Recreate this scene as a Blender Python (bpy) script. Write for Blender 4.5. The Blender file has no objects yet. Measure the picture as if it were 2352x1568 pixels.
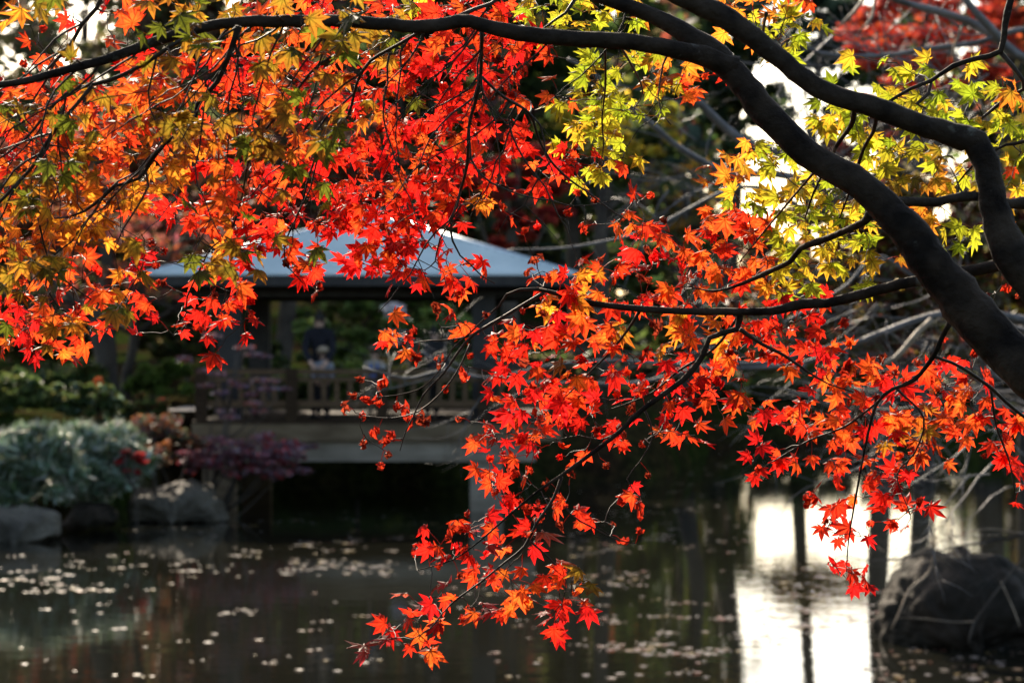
import bpy, math, random
import numpy as np
from mathutils import Vector, Matrix

R = math.radians
rnd = random.Random(11)
nrg = np.random.default_rng(11)
sc = bpy.context.scene
col = sc.collection

# ------------------------------------------------------------------ camera
CAMZ = 2.5
cam_d = bpy.data.cameras.new('camera')
cam = bpy.data.objects.new('camera', cam_d)
col.objects.link(cam)
cam.location = (0, 0, CAMZ)
cam.rotation_euler = (R(90), 0, 0)
cam_d.lens = 84.0
cam_d.sensor_width = 36.0
cam_d.clip_start = 0.1
cam_d.clip_end = 2000
cam_d.dof.use_dof = True
cam_d.dof.focus_distance = 4.98
cam_d.dof.aperture_fstop = 6.3
cam_d.dof.aperture_blades = 0
sc.camera = cam

# ------------------------------------------------------------------ light
SUN_EL, SUN_AZ = 31.0, -16.0          # azimuth measured from +Y towards +X
w = bpy.data.worlds.new('World')
sc.world = w
w.use_nodes = True
wn = w.node_tree
bg = wn.nodes['Background']
sky = wn.nodes.new('ShaderNodeTexSky')
sky.sky_type = 'NISHITA'
sky.sun_disc = False
sky.sun_elevation = R(SUN_EL)
sky.sun_rotation = R(SUN_AZ)
sky.air_density = 1.0
sky.dust_density = 2.0
sky.ozone_density = 1.5
wn.links.new(sky.outputs[0], bg.inputs[0])
bg.inputs[1].default_value = 0.145
sun_d = bpy.data.lights.new('sun', 'SUN')
sun_d.energy = 5.0
sun_d.angle = R(0.53)
sun_d.color = (1.0, 0.90, 0.76)
sun = bpy.data.objects.new('sun', sun_d)
col.objects.link(sun)
sv = Vector((math.sin(R(SUN_AZ)) * math.cos(R(SUN_EL)), math.cos(R(SUN_AZ)) * math.cos(R(SUN_EL)), math.sin(R(SUN_EL))))
sun.rotation_euler = sv.to_track_quat('Z', 'Y').to_euler()
sun.location = sv * 60
sc.view_settings.view_transform = 'Standard'
sc.view_settings.look = 'None'
sc.view_settings.gamma = 1.0
sc.view_settings.exposure = 1.1
sc.view_settings.use_curve_mapping = False
sc.view_settings.use_white_balance = True
sc.view_settings.white_balance_temperature = 7100
sc.view_settings.white_balance_tint = 10
sc.render.engine = 'CYCLES'
cy = sc.cycles
cy.use_denoising = True
cy.max_bounces = 8
cy.transmission_bounces = 6
cy.diffuse_bounces = 6
cy.glossy_bounces = 3
cy.sample_clamp_indirect = 4.0
cy.caustics_reflective = False
cy.caustics_refractive = False

# ------------------------------------------------------------------ helpers
FV = 5488.0


def P(vx, vy, Y):
    """direction of a point seen in the photograph, at a distance of Y metres"""
    return Vector(((vx - 1176) / FV * Y, Y, CAMZ - (vy - 784) / FV * Y))


def px(n, Y):
    return n / FV * Y


def tag(o, label=None, cat=None, group=None, kind=None):
    if label: o['label'] = label
    if cat: o['category'] = cat
    if group: o['group'] = group
    if kind: o['kind'] = kind
    return o


def empty(name, loc, label, cat, group=None):
    o = bpy.data.objects.new(name, None)
    o.empty_display_size = 0.2
    o.location = loc
    col.objects.link(o)
    o_loc[o.name] = Vector(loc)
    return tag(o, label, cat, group)


o_loc = {}


class MB:
    """collects geometry in world coordinates and links it as one mesh object"""

    def __init__(s):
        s.v = []; s.f = []; s.c = []; s.a = []; s.m = []

    def add(s, vs, fs, c=None, a=None, m=0):
        n = len(s.v)
        s.v.extend([tuple(q) for q in vs])
        s.f.extend([tuple(i + n for i in f) for f in fs])
        s.m.extend([m] * len(fs))
        if c is not None:
            s.c.extend(c if isinstance(c, list) else [c] * len(vs))
        if a is not None:
            s.a.extend(a)

    def box(s, x0, x1, y0, y1, z0, z1, m=0):
        vs = [(x0, y0, z0), (x1, y0, z0), (x1, y1, z0), (x0, y1, z0), (x0, y0, z1), (x1, y0, z1), (x1, y1, z1), (x0, y1, z1)]
        s.add(vs, [(0, 3, 2, 1), (4, 5, 6, 7), (0, 1, 5, 4), (1, 2, 6, 5), (2, 3, 7, 6), (3, 0, 4, 7)], m=m)

    def tube(s, pts, rad, sides=6, c=None, cap=True, rough=0.0):
        pts = [Vector(p) for p in pts]
        n = len(pts)
        if n < 2: return
        t = (pts[1] - pts[0]).normalized()
        u = t.orthogonal().normalized()
        vs = []
        for i, p in enumerate(pts):
            if i == 0: tt = pts[1] - pts[0]
            elif i == n - 1: tt = pts[-1] - pts[-2]
            else: tt = pts[i + 1] - pts[i - 1]
            if tt.length < 1e-9: tt = t
            tt.normalize()
            u = (u - tt * u.dot(tt))
            if u.length < 1e-6: u = tt.orthogonal()
            u.normalize()
            b = tt.cross(u)
            r = rad[i] if hasattr(rad, '__len__') else rad
            for k in range(sides):
                an = 2 * math.pi * k / sides
                rr = r * (1 + (rnd.uniform(-rough, rough) if rough else 0))
                vs.append(p + (u * math.cos(an) + b * math.sin(an)) * rr)
        fs = []
        for i in range(n - 1):
            for k in range(sides):
                a0 = i * sides + k; a1 = i * sides + (k + 1) % sides
                fs.append((a0, a1, a1 + sides, a0 + sides))
        if cap:
            fs.append(tuple(range(sides - 1, -1, -1)))
            fs.append(tuple((n - 1) * sides + k for k in range(sides)))
        s.add(vs, fs, c=c)

    def build(s, name, mats, parent=None, smooth=False):
        me = bpy.data.meshes.new(name)
        off = o_loc.get(parent.name, Vector()) if parent else Vector()
        if parent and off.length > 0:
            vv = np.array(s.v, dtype=np.float64) - np.array(off)
            me.from_pydata(vv.tolist(), [], s.f)
        else:
            me.from_pydata(s.v, [], s.f)
        for m in (mats if isinstance(mats, (list, tuple)) else [mats]):
            me.materials.append(m)
        if any(s.m):
            me.polygons.foreach_set('material_index', s.m)
        if s.c and len(s.c) == len(s.v):
            at = me.color_attributes.new('tint', 'FLOAT_COLOR', 'POINT')
            arr = np.ones((len(s.v), 4), dtype=np.float32)
            arr[:, :3] = np.array(s.c, dtype=np.float32)[:, :3]
            at.data.foreach_set('color', arr.ravel())
        if s.a and len(s.a) == len(s.v):
            at = me.attributes.new('vein', 'FLOAT', 'POINT')
            at.data.foreach_set('value', np.array(s.a, dtype=np.float32))
        if smooth:
            me.polygons.foreach_set('use_smooth', [True] * len(me.polygons))
        me.update()
        o = bpy.data.objects.new(name, me)
        col.objects.link(o)
        o_loc[o.name] = off
        if parent: o.parent = parent
        return o


def spline(pts, step):
    """Catmull-Rom through (x,y,z,r) tuples, resampled about every step metres"""
    a = [np.array(p, dtype=float) for p in pts]
    a = [2 * a[0] - a[1]] + a + [2 * a[-1] - a[-2]]
    out = []
    for i in range(1, len(a) - 2):
        p0, p1, p2, p3 = a[i - 1:i + 3]
        n = max(1, int(np.linalg.norm((p2 - p1)[:3]) / step))
        for k in range(n):
            t = k / n
            out.append(0.5 * ((2 * p1) + (p2 - p0) * t + (2 * p0 - 5 * p1 + 4 * p2 - p3) * t * t + (3 * p1 - p0 - 3 * p2 + p3) * t ** 3))
    out.append(a[-2])
    return out


def sstep(a, b, x):
    t = np.clip((x - a) / (b - a), 0, 1)
    return t * t * (3 - 2 * t)


# ------------------------------------------------------------------ materials
def mat(name):
    m = bpy.data.materials.new(name)
    m.use_nodes = True
    nt = m.node_tree
    b = nt.nodes['Principled BSDF']
    return m, nt, b


def noise_mat(name, c1, c2, scale, rough=0.8, bump=0.3, detail=5, stretch=(1, 1, 1), spec=0.3, bscale=None, bdist=0.02):
    m, nt, b = mat(name)
    tc = nt.nodes.new('ShaderNodeTexCoord')
    mp = nt.nodes.new('ShaderNodeMapping')
    mp.inputs['Scale'].default_value = stretch
    nt.links.new(tc.outputs['Object'], mp.inputs[0])
    n = nt.nodes.new('ShaderNodeTexNoise')
    n.inputs['Scale'].default_value = scale
    n.inputs['Detail'].default_value = detail
    nt.links.new(mp.outputs[0], n.inputs['Vector'])
    cr = nt.nodes.new('ShaderNodeValToRGB')
    cr.color_ramp.elements[0].position = 0.35
    cr.color_ramp.elements[0].color = (*c1, 1)
    cr.color_ramp.elements[1].position = 0.68
    cr.color_ramp.elements[1].color = (*c2, 1)
    nt.links.new(n.outputs['Fac'], cr.inputs[0])
    nt.links.new(cr.outputs[0], b.inputs['Base Color'])
    b.inputs['Roughness'].default_value = rough
    b.inputs['Specular IOR Level'].default_value = spec
    if bump:
        n2 = nt.nodes.new('ShaderNodeTexNoise')
        n2.inputs['Scale'].default_value = bscale or scale * 3
        n2.inputs['Detail'].default_value = 6
        nt.links.new(mp.outputs[0], n2.inputs['Vector'])
        bp = nt.nodes.new('ShaderNodeBump')
        bp.inputs['Strength'].default_value = bump
        bp.inputs['Distance'].default_value = bdist
        nt.links.new(n2.outputs['Fac'], bp.inputs['Height'])
        nt.links.new(bp.outputs[0], b.inputs['Normal'])
    return m


def leaf_mat(name, trans=0.6, refl=0.45, rough=0.45, vein=True, spec=0.4, blotch=40):
    m, nt, b = mat(name)
    at = nt.nodes.new('ShaderNodeAttribute'); at.attribute_name = 'tint'
    tc = nt.nodes.new('ShaderNodeTexCoord')
    n = nt.nodes.new('ShaderNodeTexNoise')
    n.inputs['Scale'].default_value = blotch; n.inputs['Detail'].default_value = 3
    nt.links.new(tc.outputs['Object'], n.inputs['Vector'])
    mr = nt.nodes.new('ShaderNodeMapRange')
    mr.inputs[1].default_value = 0.3; mr.inputs[2].default_value = 0.7
    mr.inputs[3].default_value = 0.78; mr.inputs[4].default_value = 1.12
    nt.links.new(n.outputs['Fac'], mr.inputs[0])
    mul = nt.nodes.new('ShaderNodeVectorMath'); mul.operation = 'SCALE'
    nt.links.new(at.outputs['Color'], mul.inputs[0])
    if vein:
        av = nt.nodes.new('ShaderNodeAttribute'); av.attribute_name = 'vein'
        vr = nt.nodes.new('ShaderNodeMapRange')
        vr.inputs[1].default_value = 0.02; vr.inputs[2].default_value = 0.26
        vr.inputs[3].default_value = 0.42; vr.inputs[4].default_value = 1.0
        nt.links.new(av.outputs['Fac'], vr.inputs[0])
        mm = nt.nodes.new('ShaderNodeMath'); mm.operation = 'MULTIPLY'
        nt.links.new(vr.outputs[0], mm.inputs[0]); nt.links.new(mr.outputs[0], mm.inputs[1])
        nt.links.new(mm.outputs[0], mul.inputs['Scale'])
    else:
        nt.links.new(mr.outputs[0], mul.inputs['Scale'])
    dk = nt.nodes.new('ShaderNodeVectorMath'); dk.operation = 'SCALE'
    dk.inputs['Scale'].default_value = refl
    nt.links.new(mul.outputs[0], dk.inputs[0])
    nt.links.new(dk.outputs[0], b.inputs['Base Color'])
    b.inputs['Roughness'].default_value = rough
    b.inputs['Specular IOR Level'].default_value = spec
    tr = nt.nodes.new('ShaderNodeBsdfTranslucent')
    nt.links.new(mul.outputs[0], tr.inputs['Color'])
    mx = nt.nodes.new('ShaderNodeMixShader')
    mx.inputs[0].default_value = trans
    nt.links.new(b.outputs[0], mx.inputs[1]); nt.links.new(tr.outputs[0], mx.inputs[2])
    nt.links.new(mx.outputs[0], nt.nodes['Material Output'].inputs['Surface'])
    return m


M = {}
M['leaf'] = leaf_mat('maple_leaf', trans=0.72, refl=0.5, rough=0.5, spec=0.25)
M['foliage'] = leaf_mat('broad_foliage', trans=0.6, refl=1.0, rough=0.5, vein=False, spec=0.3, blotch=2)
M['redfoliage'] = leaf_mat('autumn_foliage', trans=0.6, refl=0.9, rough=0.5, vein=False, spec=0.3, blotch=2)
M['purple'] = leaf_mat('purple_glare_foliage', trans=0.25, refl=1.0, rough=0.42, vein=False, spec=0.5, blotch=2)
M['gloss'] = leaf_mat('bamboo_foliage', trans=0.25, refl=0.9, rough=0.35, vein=False, spec=0.5, blotch=3)
M['bark'] = noise_mat('dark_maple_bark', (0.009, 0.006, 0.004), (0.046, 0.032, 0.021), 16, rough=0.85, bump=1.0, bscale=45, bdist=0.010, spec=0.15)
M['twig'] = noise_mat('maple_twig_bark', (0.022, 0.015, 0.010), (0.05, 0.034, 0.022), 60, rough=0.6, bump=0.2, bdist=0.001, spec=0.2)
M['greybark'] = noise_mat('grey_bare_bark', (0.065, 0.058, 0.055), (0.17, 0.155, 0.148), 9, rough=0.55, bump=0.4, bscale=40, bdist=0.01, spec=0.4)
M['tanbark'] = noise_mat('tan_dead_wood', (0.16, 0.11, 0.07), (0.32, 0.24, 0.16), 9, rough=0.65, bump=0.4, bscale=40, bdist=0.01)
M['farbark'] = noise_mat('far_tree_bark', (0.035, 0.028, 0.022), (0.08, 0.065, 0.05), 3, rough=0.9, bump=0.5, bdist=0.03)
M['rock'] = noise_mat('pond_rock', (0.05, 0.042, 0.03), (0.13, 0.11, 0.08), 2.2, rough=0.8, bump=0.8, bscale=7, bdist=0.05)
M['rockdark'] = noise_mat('shade_darkened_rock', (0.010, 0.009, 0.005), (0.038, 0.027, 0.019), 2.5, rough=0.8, spec=0.12, bump=0.9, bscale=9, bdist=0.04)  # base colour darkened to put the boulder's shade into it
M['wood'] = noise_mat('weathered_dark_timber', (0.026, 0.015, 0.008), (0.055, 0.033, 0.018), 6, rough=0.75, bump=0.3, stretch=(1, 1, 6), bdist=0.004, spec=0.1)
M['balwood'] = noise_mat('weathered_brown_timber', (0.080, 0.048, 0.026), (0.14, 0.085, 0.047), 6, rough=0.75, bump=0.3, stretch=(1, 1, 6), bdist=0.004, spec=0.1)
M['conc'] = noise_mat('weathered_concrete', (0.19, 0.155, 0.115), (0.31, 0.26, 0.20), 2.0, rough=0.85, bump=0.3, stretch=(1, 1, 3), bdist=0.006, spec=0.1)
M['conc_d'] = noise_mat('brown_concrete', (0.11, 0.075, 0.044), (0.20, 0.145, 0.088), 2.0, rough=0.85, bump=0.3, stretch=(1, 1, 3), bdist=0.006, spec=0.1)  # browner, darker mix for the slab, rear girder and most piers
M['roof'] = noise_mat('pale_metal_roofing', (0.42, 0.51, 0.57), (0.52, 0.61, 0.67), 1.2, rough=0.4, bump=0.05, spec=0.6, bdist=0.002)
M['roof'].node_tree.nodes['Principled BSDF'].inputs['Metallic'].default_value = 0.25
M['fascia'] = noise_mat('dark_fascia_board', (0.02, 0.018, 0.018), (0.04, 0.035, 0.032), 5, rough=0.6, bump=0.1)
M['skin'] = noise_mat('skin', (0.45, 0.27, 0.19), (0.52, 0.32, 0.23), 8, rough=0.5, bump=0.05)
M['hair'] = noise_mat('black_hair', (0.010, 0.008, 0.007), (0.02, 0.016, 0.013), 30, rough=0.4, bump=0.4, stretch=(1, 1, .2))
M['navy'] = noise_mat('dark_navy_cloth', (0.007, 0.007, 0.011), (0.012, 0.012, 0.018), 20, rough=0.85, bump=0.3)
M['blackcloth'] = noise_mat('black_cloth', (0.010, 0.010, 0.011), (0.018, 0.018, 0.02), 20, rough=0.85, bump=0.3)
M['greycloth'] = noise_mat('pale_grey_cloth', (0.20, 0.21, 0.24), (0.32, 0.33, 0.36), 12, rough=0.85, bump=0.3)
M['bluecloth'] = noise_mat('blue_denim', (0.05, 0.12, 0.34), (0.08, 0.17, 0.42), 20, rough=0.85, bump=0.2)
M['beige'] = noise_mat('beige_cloth', (0.30, 0.24, 0.18), (0.40, 0.33, 0.25), 20, rough=0.85, bump=0.2)
M['brownhat'] = noise_mat('brown_felt', (0.10, 0.075, 0.05), (0.15, 0.115, 0.08), 20, rough=0.9, bump=0.2)
M['tanhat'] = noise_mat('tan_knit', (0.32, 0.24, 0.16), (0.42, 0.33, 0.23), 20, rough=0.9, bump=0.2)

nt = M['bark'].node_tree
b = nt.nodes['Principled BSDF']
src_ = b.inputs['Base Color'].links[0].from_socket
tcn = nt.nodes.new('ShaderNodeTexCoord')
ln = nt.nodes.new('ShaderNodeTexNoise'); ln.inputs['Scale'].default_value = 9; ln.inputs['Detail'].default_value = 7; ln.inputs['Roughness'].default_value = .65
nt.links.new(tcn.outputs['Object'], ln.inputs['Vector'])
lr = nt.nodes.new('ShaderNodeMapRange'); lr.inputs[1].default_value = .62; lr.inputs[2].default_value = .70
nt.links.new(ln.outputs['Fac'], lr.inputs[0])
lm = nt.nodes.new('ShaderNodeMix'); lm.data_type = 'RGBA'
lm.inputs[7].default_value = (0.13, 0.12, 0.095, 1)
nt.links.new(lr.outputs[0], lm.inputs[0]); nt.links.new(src_, lm.inputs[6])
nt.links.new(lm.outputs[2], b.inputs['Base Color'])

# striped sleeve cloth
m, nt, b = mat('striped_cloth')
tc = nt.nodes.new('ShaderNodeTexCoord')
wv = nt.nodes.new('ShaderNodeTexWave'); wv.bands_direction = 'Z'; wv.inputs['Scale'].default_value = 9
nt.links.new(tc.outputs['Object'], wv.inputs['Vector'])
cr = nt.nodes.new('ShaderNodeValToRGB')
cr.color_ramp.interpolation = 'CONSTANT'
cr.color_ramp.elements[0].color = (0.55, 0.53, 0.5, 1)
cr.color_ramp.elements[1].position = 0.5
cr.color_ramp.elements[1].color = (0.04, 0.04, 0.06, 1)
nt.links.new(wv.outputs['Fac'], cr.inputs[0]); nt.links.new(cr.outputs[0], b.inputs['Base Color'])
b.inputs['Roughness'].default_value = 0.85
M['stripe'] = m

# ground: leaf litter, soil and moss
m, nt, b = mat('garden_ground')
tc = nt.nodes.new('ShaderNodeTexCoord')
n1 = nt.nodes.new('ShaderNodeTexNoise'); n1.inputs['Scale'].default_value = 0.35; n1.inputs['Detail'].default_value = 6
n2 = nt.nodes.new('ShaderNodeTexNoise'); n2.inputs['Scale'].default_value = 6; n2.inputs['Detail'].default_value = 6
nt.links.new(tc.outputs['Object'], n1.inputs['Vector']); nt.links.new(tc.outputs['Object'], n2.inputs['Vector'])
c1 = nt.nodes.new('ShaderNodeValToRGB')
for e, (p_, c_) in zip(c1.color_ramp.elements, ((0.42, (0.020, 0.036, 0.009)), (0.62, (0.030, 0.021, 0.013)))):
    e.position = p_; e.color = (*c_, 1)
c2 = nt.nodes.new('ShaderNodeValToRGB')
for e, (p_, c_) in zip(c2.color_ramp.elements, ((0.4, (0.5, 0.5, 0.5)), (0.7, (1.5, 1.25, 1.0)))):
    e.position = p_; e.color = (*c_, 1)
nt.links.new(n1.outputs['Fac'], c1.inputs[0]); nt.links.new(n2.outputs['Fac'], c2.inputs[0])
mx = nt.nodes.new('ShaderNodeMix'); mx.data_type = 'RGBA'; mx.blend_type = 'MULTIPLY'; mx.inputs[0].default_value = 1
nt.links.new(c1.outputs[0], mx.inputs[6]); nt.links.new(c2.outputs[0], mx.inputs[7])
nt.links.new(mx.outputs[2], b.inputs['Base Color'])
b.inputs['Roughness'].default_value = 0.95
b.inputs['Specular IOR Level'].default_value = 0.0
bp = nt.nodes.new('ShaderNodeBump'); bp.inputs['Strength'].default_value = 0.8; bp.inputs['Distance'].default_value = 0.06
nt.links.new(n2.outputs['Fac'], bp.inputs['Height']); nt.links.new(bp.outputs[0], b.inputs['Normal'])
M['ground'] = m
M['path'] = noise_mat('pale_gravel_path', (0.24, 0.21, 0.18), (0.36, 0.32, 0.28), 8, rough=0.9, bump=0.4)

# water
m, nt, b = mat('pond_water')
b.inputs['Base Color'].default_value = (0.010, 0.010, 0.007, 1)
b.inputs['Roughness'].default_value = 0.03
b.inputs['IOR'].default_value = 1.333
b.inputs['Specular IOR Level'].default_value = 0.5
tc = nt.nodes.new('ShaderNodeTexCoord')
mp = nt.nodes.new('ShaderNodeMapping'); mp.inputs['Scale'].default_value = (0.6, 1.6, 1)
nt.links.new(tc.outputs['Object'], mp.inputs[0])
n1 = nt.nodes.new('ShaderNodeTexNoise'); n1.inputs['Scale'].default_value = 2.2; n1.inputs['Detail'].default_value = 3; n1.inputs['Roughness'].default_value = 0.55
nt.links.new(mp.outputs[0], n1.inputs['Vector'])
bp = nt.nodes.new('ShaderNodeBump'); bp.inputs['Strength'].default_value = 0.045; bp.inputs['Distance'].default_value = 0.05
nt.links.new(n1.outputs['Fac'], bp.inputs['Height']); nt.links.new(bp.outputs[0], b.inputs['Normal'])
M['water'] = m

# ------------------------------------------------------------------ ground and water
def shore(x):
    """Y beyond which the land begins on the far side of the pond"""
    s = 31.5 + 11.0 * sstep(-5.4, -4.3, x) + 14.0 * sstep(2.4, 5.0, x)
    return s + 0.5 * np.sin(x * 0.9) + 0.3 * np.sin(x * 2.3 + 1)


def ground_h(x, y):
    far = y - shore(x)
    h = -0.7 + 1.55 * sstep(-0.6, 1.2, far) + 0.55 * sstep(1.0, 4.5, far) * (1 - 0.55 * sstep(2, 5, x)) + 0.02 * np.clip(far - 8, 0, 200) + 2.4 * sstep(22, 60, far)
    near = 9.3 - y + 0.4 * np.sin(x * 1.1)
    hn = -0.7 + 1.6 * sstep(-1.0, 0.6, near)
    right = np.minimum(x - (0.235 * y + 0.5) + 0.3 * np.sin(y * 0.8), 26.5 - y)
    hr = -0.7 + 1.3 * sstep(-0.4, 1.2, right)
    left = -9.5 - 0.12 * y - x
    hl = -0.7 + 1.6 * sstep(-0.5, 1.0, left)
    return np.maximum(np.maximum(h, hn), np.maximum(hr, hl))


xs = np.concatenate([np.linspace(-700, -34, 16), np.linspace(-30, 30, 150), np.linspace(34, 700, 16)])
ys = np.concatenate([np.linspace(-300, -12, 10), np.linspace(-8, 74, 190), np.linspace(78, 200, 20), np.linspace(230, 1400, 10)])
gx, gy = np.meshgrid(xs, ys, indexing='ij')
gz = ground_h(gx, gy) + 0.05 * np.sin(gx * 3.1) * np.sin(gy * 2.7)
nx, ny = gx.shape
gv = np.stack([gx, gy, gz], -1).reshape(-1, 3)
gf = [(i * ny + j, (i + 1) * ny + j, (i + 1) * ny + j + 1, i * ny + j + 1) for i in range(nx - 1) for j in range(ny - 1)]
g = MB(); g.v = gv.tolist(); g.f = gf; g.m = [0] * len(gf)
ground = g.build('ground', M['ground'], smooth=True)
tag(ground, kind='structure')
wb = MB()
wb.add([(-40, 4, 0), (40, 4, 0), (40, 75, 0), (-40, 75, 0)], [(0, 1, 2, 3)])
tag(wb.build('pond_water', M['water']), kind='structure')
pb = MB()
for i in range(14):
    x0 = -13.5 + i * 0.62
    for yy0, yy1 in ((35.4, 36.4),):
        pass
pv = []
for i in range(20):
    x = -5.2 + i * 0.026
    for k in range(4):
        y = 35.6 + k * 0.8
        pv.append((x, y, float(ground_h(np.array(x), np.array(y))) * 0 + 1.47))
pb.add(pv, [(i * 4 + k, (i + 1) * 4 + k, (i + 1) * 4 + k + 1, i * 4 + k + 1) for i in range(19) for k in range(3)])
tag(pb.build('garden_path', M['path']), kind='structure')


# ------------------------------------------------------------------ crowns and trees
def jitter_tint(base, n, amt=0.25, hue=0.12):
    b_ = np.array(base)
    if b_.ndim == 1: b_ = b_[None]
    pick = b_[nrg.integers(0, len(b_), n)]
    v = 1 + nrg.uniform(-amt, amt, (n, 1))
    h = 1 + nrg.uniform(-hue, hue, (n, 3))
    return np.clip(pick * v * h, 0, 1)


def leaf_cloud(centers, radii, per, size, tints, up=0.5, aspect=0.55, clump_tint=0.25):
    """rhombic leaves round clump centres -> verts, faces, colours"""
    V = []; C = []
    for c, r in zip(centers, radii):
        n = per if isinstance(per, int) else int(per * (r[0] * r[1] * r[2]) ** (1 / 3))
        d = nrg.normal(size=(n, 3)); d /= np.linalg.norm(d, axis=1)[:, None]
        p = np.array(c) + d * (nrg.uniform(0.1, 1, (n, 1)) ** 0.55) * np.array(r)
        nm = nrg.normal(size=(n, 3)) + np.array([0, 0, up * 2]); nm /= np.linalg.norm(nm, axis=1)[:, None]
        t = np.cross(nm, nrg.normal(size=(n, 3))); t /= np.linalg.norm(t, axis=1)[:, None]
        b_ = np.cross(nm, t)
        s = size * nrg.uniform(0.6, 1.35, (n, 1))
        droop = nm * s * -0.18
        q = np.stack([p - t * s, p + b_ * s * aspect, p + t * s + droop, p - b_ * s * aspect], 1)
        V.append(q.reshape(-1, 3))
        tt = jitter_tint(tints, n) * (1 + nrg.uniform(-clump_tint, clump_tint))
        C.append(np.repeat(np.clip(tt, 0, 1), 4, 0))
    V = np.concatenate(V); C = np.concatenate(C)
    return V, C


def build_cloud(name, V, C, material, parent):
    n = len(V) // 4
    me = bpy.data.meshes.new(name)
    off = o_loc.get(parent.name, Vector()) if parent else Vector()
    V = V - np.array(off)
    me.vertices.add(len(V)); me.vertices.foreach_set('co', V.astype(np.float32).ravel())
    me.loops.add(4 * n); me.loops.foreach_set('vertex_index', np.arange(4 * n, dtype=np.int32))
    me.polygons.add(n)
    me.polygons.foreach_set('loop_start', np.arange(0, 4 * n, 4, dtype=np.int32))
    me.materials.append(material)
    me.update(calc_edges=True)
    at = me.color_attributes.new('tint', 'FLOAT_COLOR', 'POINT')
    a = np.ones((len(V), 4), dtype=np.float32); a[:, :3] = C
    at.data.foreach_set('color', a.ravel())
    o = bpy.data.objects.new(name, me)
    col.objects.link(o)
    if parent: o.parent = parent
    o_loc[o.name] = off
    return o


def fork(mb, p, d, length, r, depth, spread=0.55, sides=5, droop=0.0, tips=None, nseg=4):
    pts = [Vector(p)]; dd = Vector(d).normalized()
    for i in range(nseg):
        dd = (dd + Vector((rnd.gauss(0, .16), rnd.gauss(0, .16), rnd.gauss(0, .12) - droop))).normalized()
        pts.append(pts[-1] + dd * length / nseg)
    mb.tube(pts, [r * (1 - 0.5 * i / nseg) for i in range(nseg + 1)], sides=sides)
    if tips is not None: tips.append(pts[-1])
    if depth <= 0: return
    for k in range(rnd.choice((2, 2, 3))):
        q = pts[rnd.randint(2, nseg)]
        nd = (dd + Vector((rnd.gauss(0, spread), rnd.gauss(0, spread), rnd.gauss(0, spread * .8)))).normalized()
        fork(mb, q, nd, length * rnd.uniform(.6, .8), r * 0.55, depth - 1, spread, max(3, sides - 1), droop, tips, nseg)


GREEN = [(0.075, 0.12, 0.032), (0.10, 0.145, 0.04), (0.06, 0.10, 0.038), (0.14, 0.15, 0.042)]
TEAL = [(0.05, 0.085, 0.055), (0.06, 0.10, 0.065), (0.035, 0.06, 0.038)]
OLIVE = [(0.16, 0.155, 0.06), (0.20, 0.165, 0.075), (0.17, 0.13, 0.095), (0.11, 0.13, 0.05)]
DULLRED = [(0.30, 0.07, 0.045), (0.22, 0.08, 0.05), (0.36, 0.10, 0.04), (0.17, 0.13, 0.05), (0.22, 0.07, 0.07)]
RED = [(0.62, 0.06, 0.035), (0.62, 0.11, 0.035), (0.48, 0.06, 0.035)]
CRIMSON = [(0.36, 0.03, 0.025), (0.28, 0.025, 0.025), (0.42, 0.06, 0.03)]
PURPLE_GLARE = [(0.20, 0.12, 0.15), (0.22, 0.11, 0.13), (0.17, 0.12, 0.16), (0.26, 0.10, 0.11)]  # purple-grey of sky glare on the leaf tops, put into the tint
YELLOW = [(0.62, 0.42, 0.04), (0.55, 0.40, 0.05), (0.45, 0.42, 0.05)]
GOLD = [(0.6, 0.27, 0.03), (0.55, 0.35, 0.04), (0.30, 0.22, 0.04)]
SASA = [(0.22, 0.31, 0.22), (0.32, 0.40, 0.31), (0.13, 0.20, 0.10), (0.46, 0.48, 0.38), (0.09, 0.14, 0.05)]
WHITE_LEAF = [(0.75, 0.73, 0.74), (0.66, 0.64, 0.68)]


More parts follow.
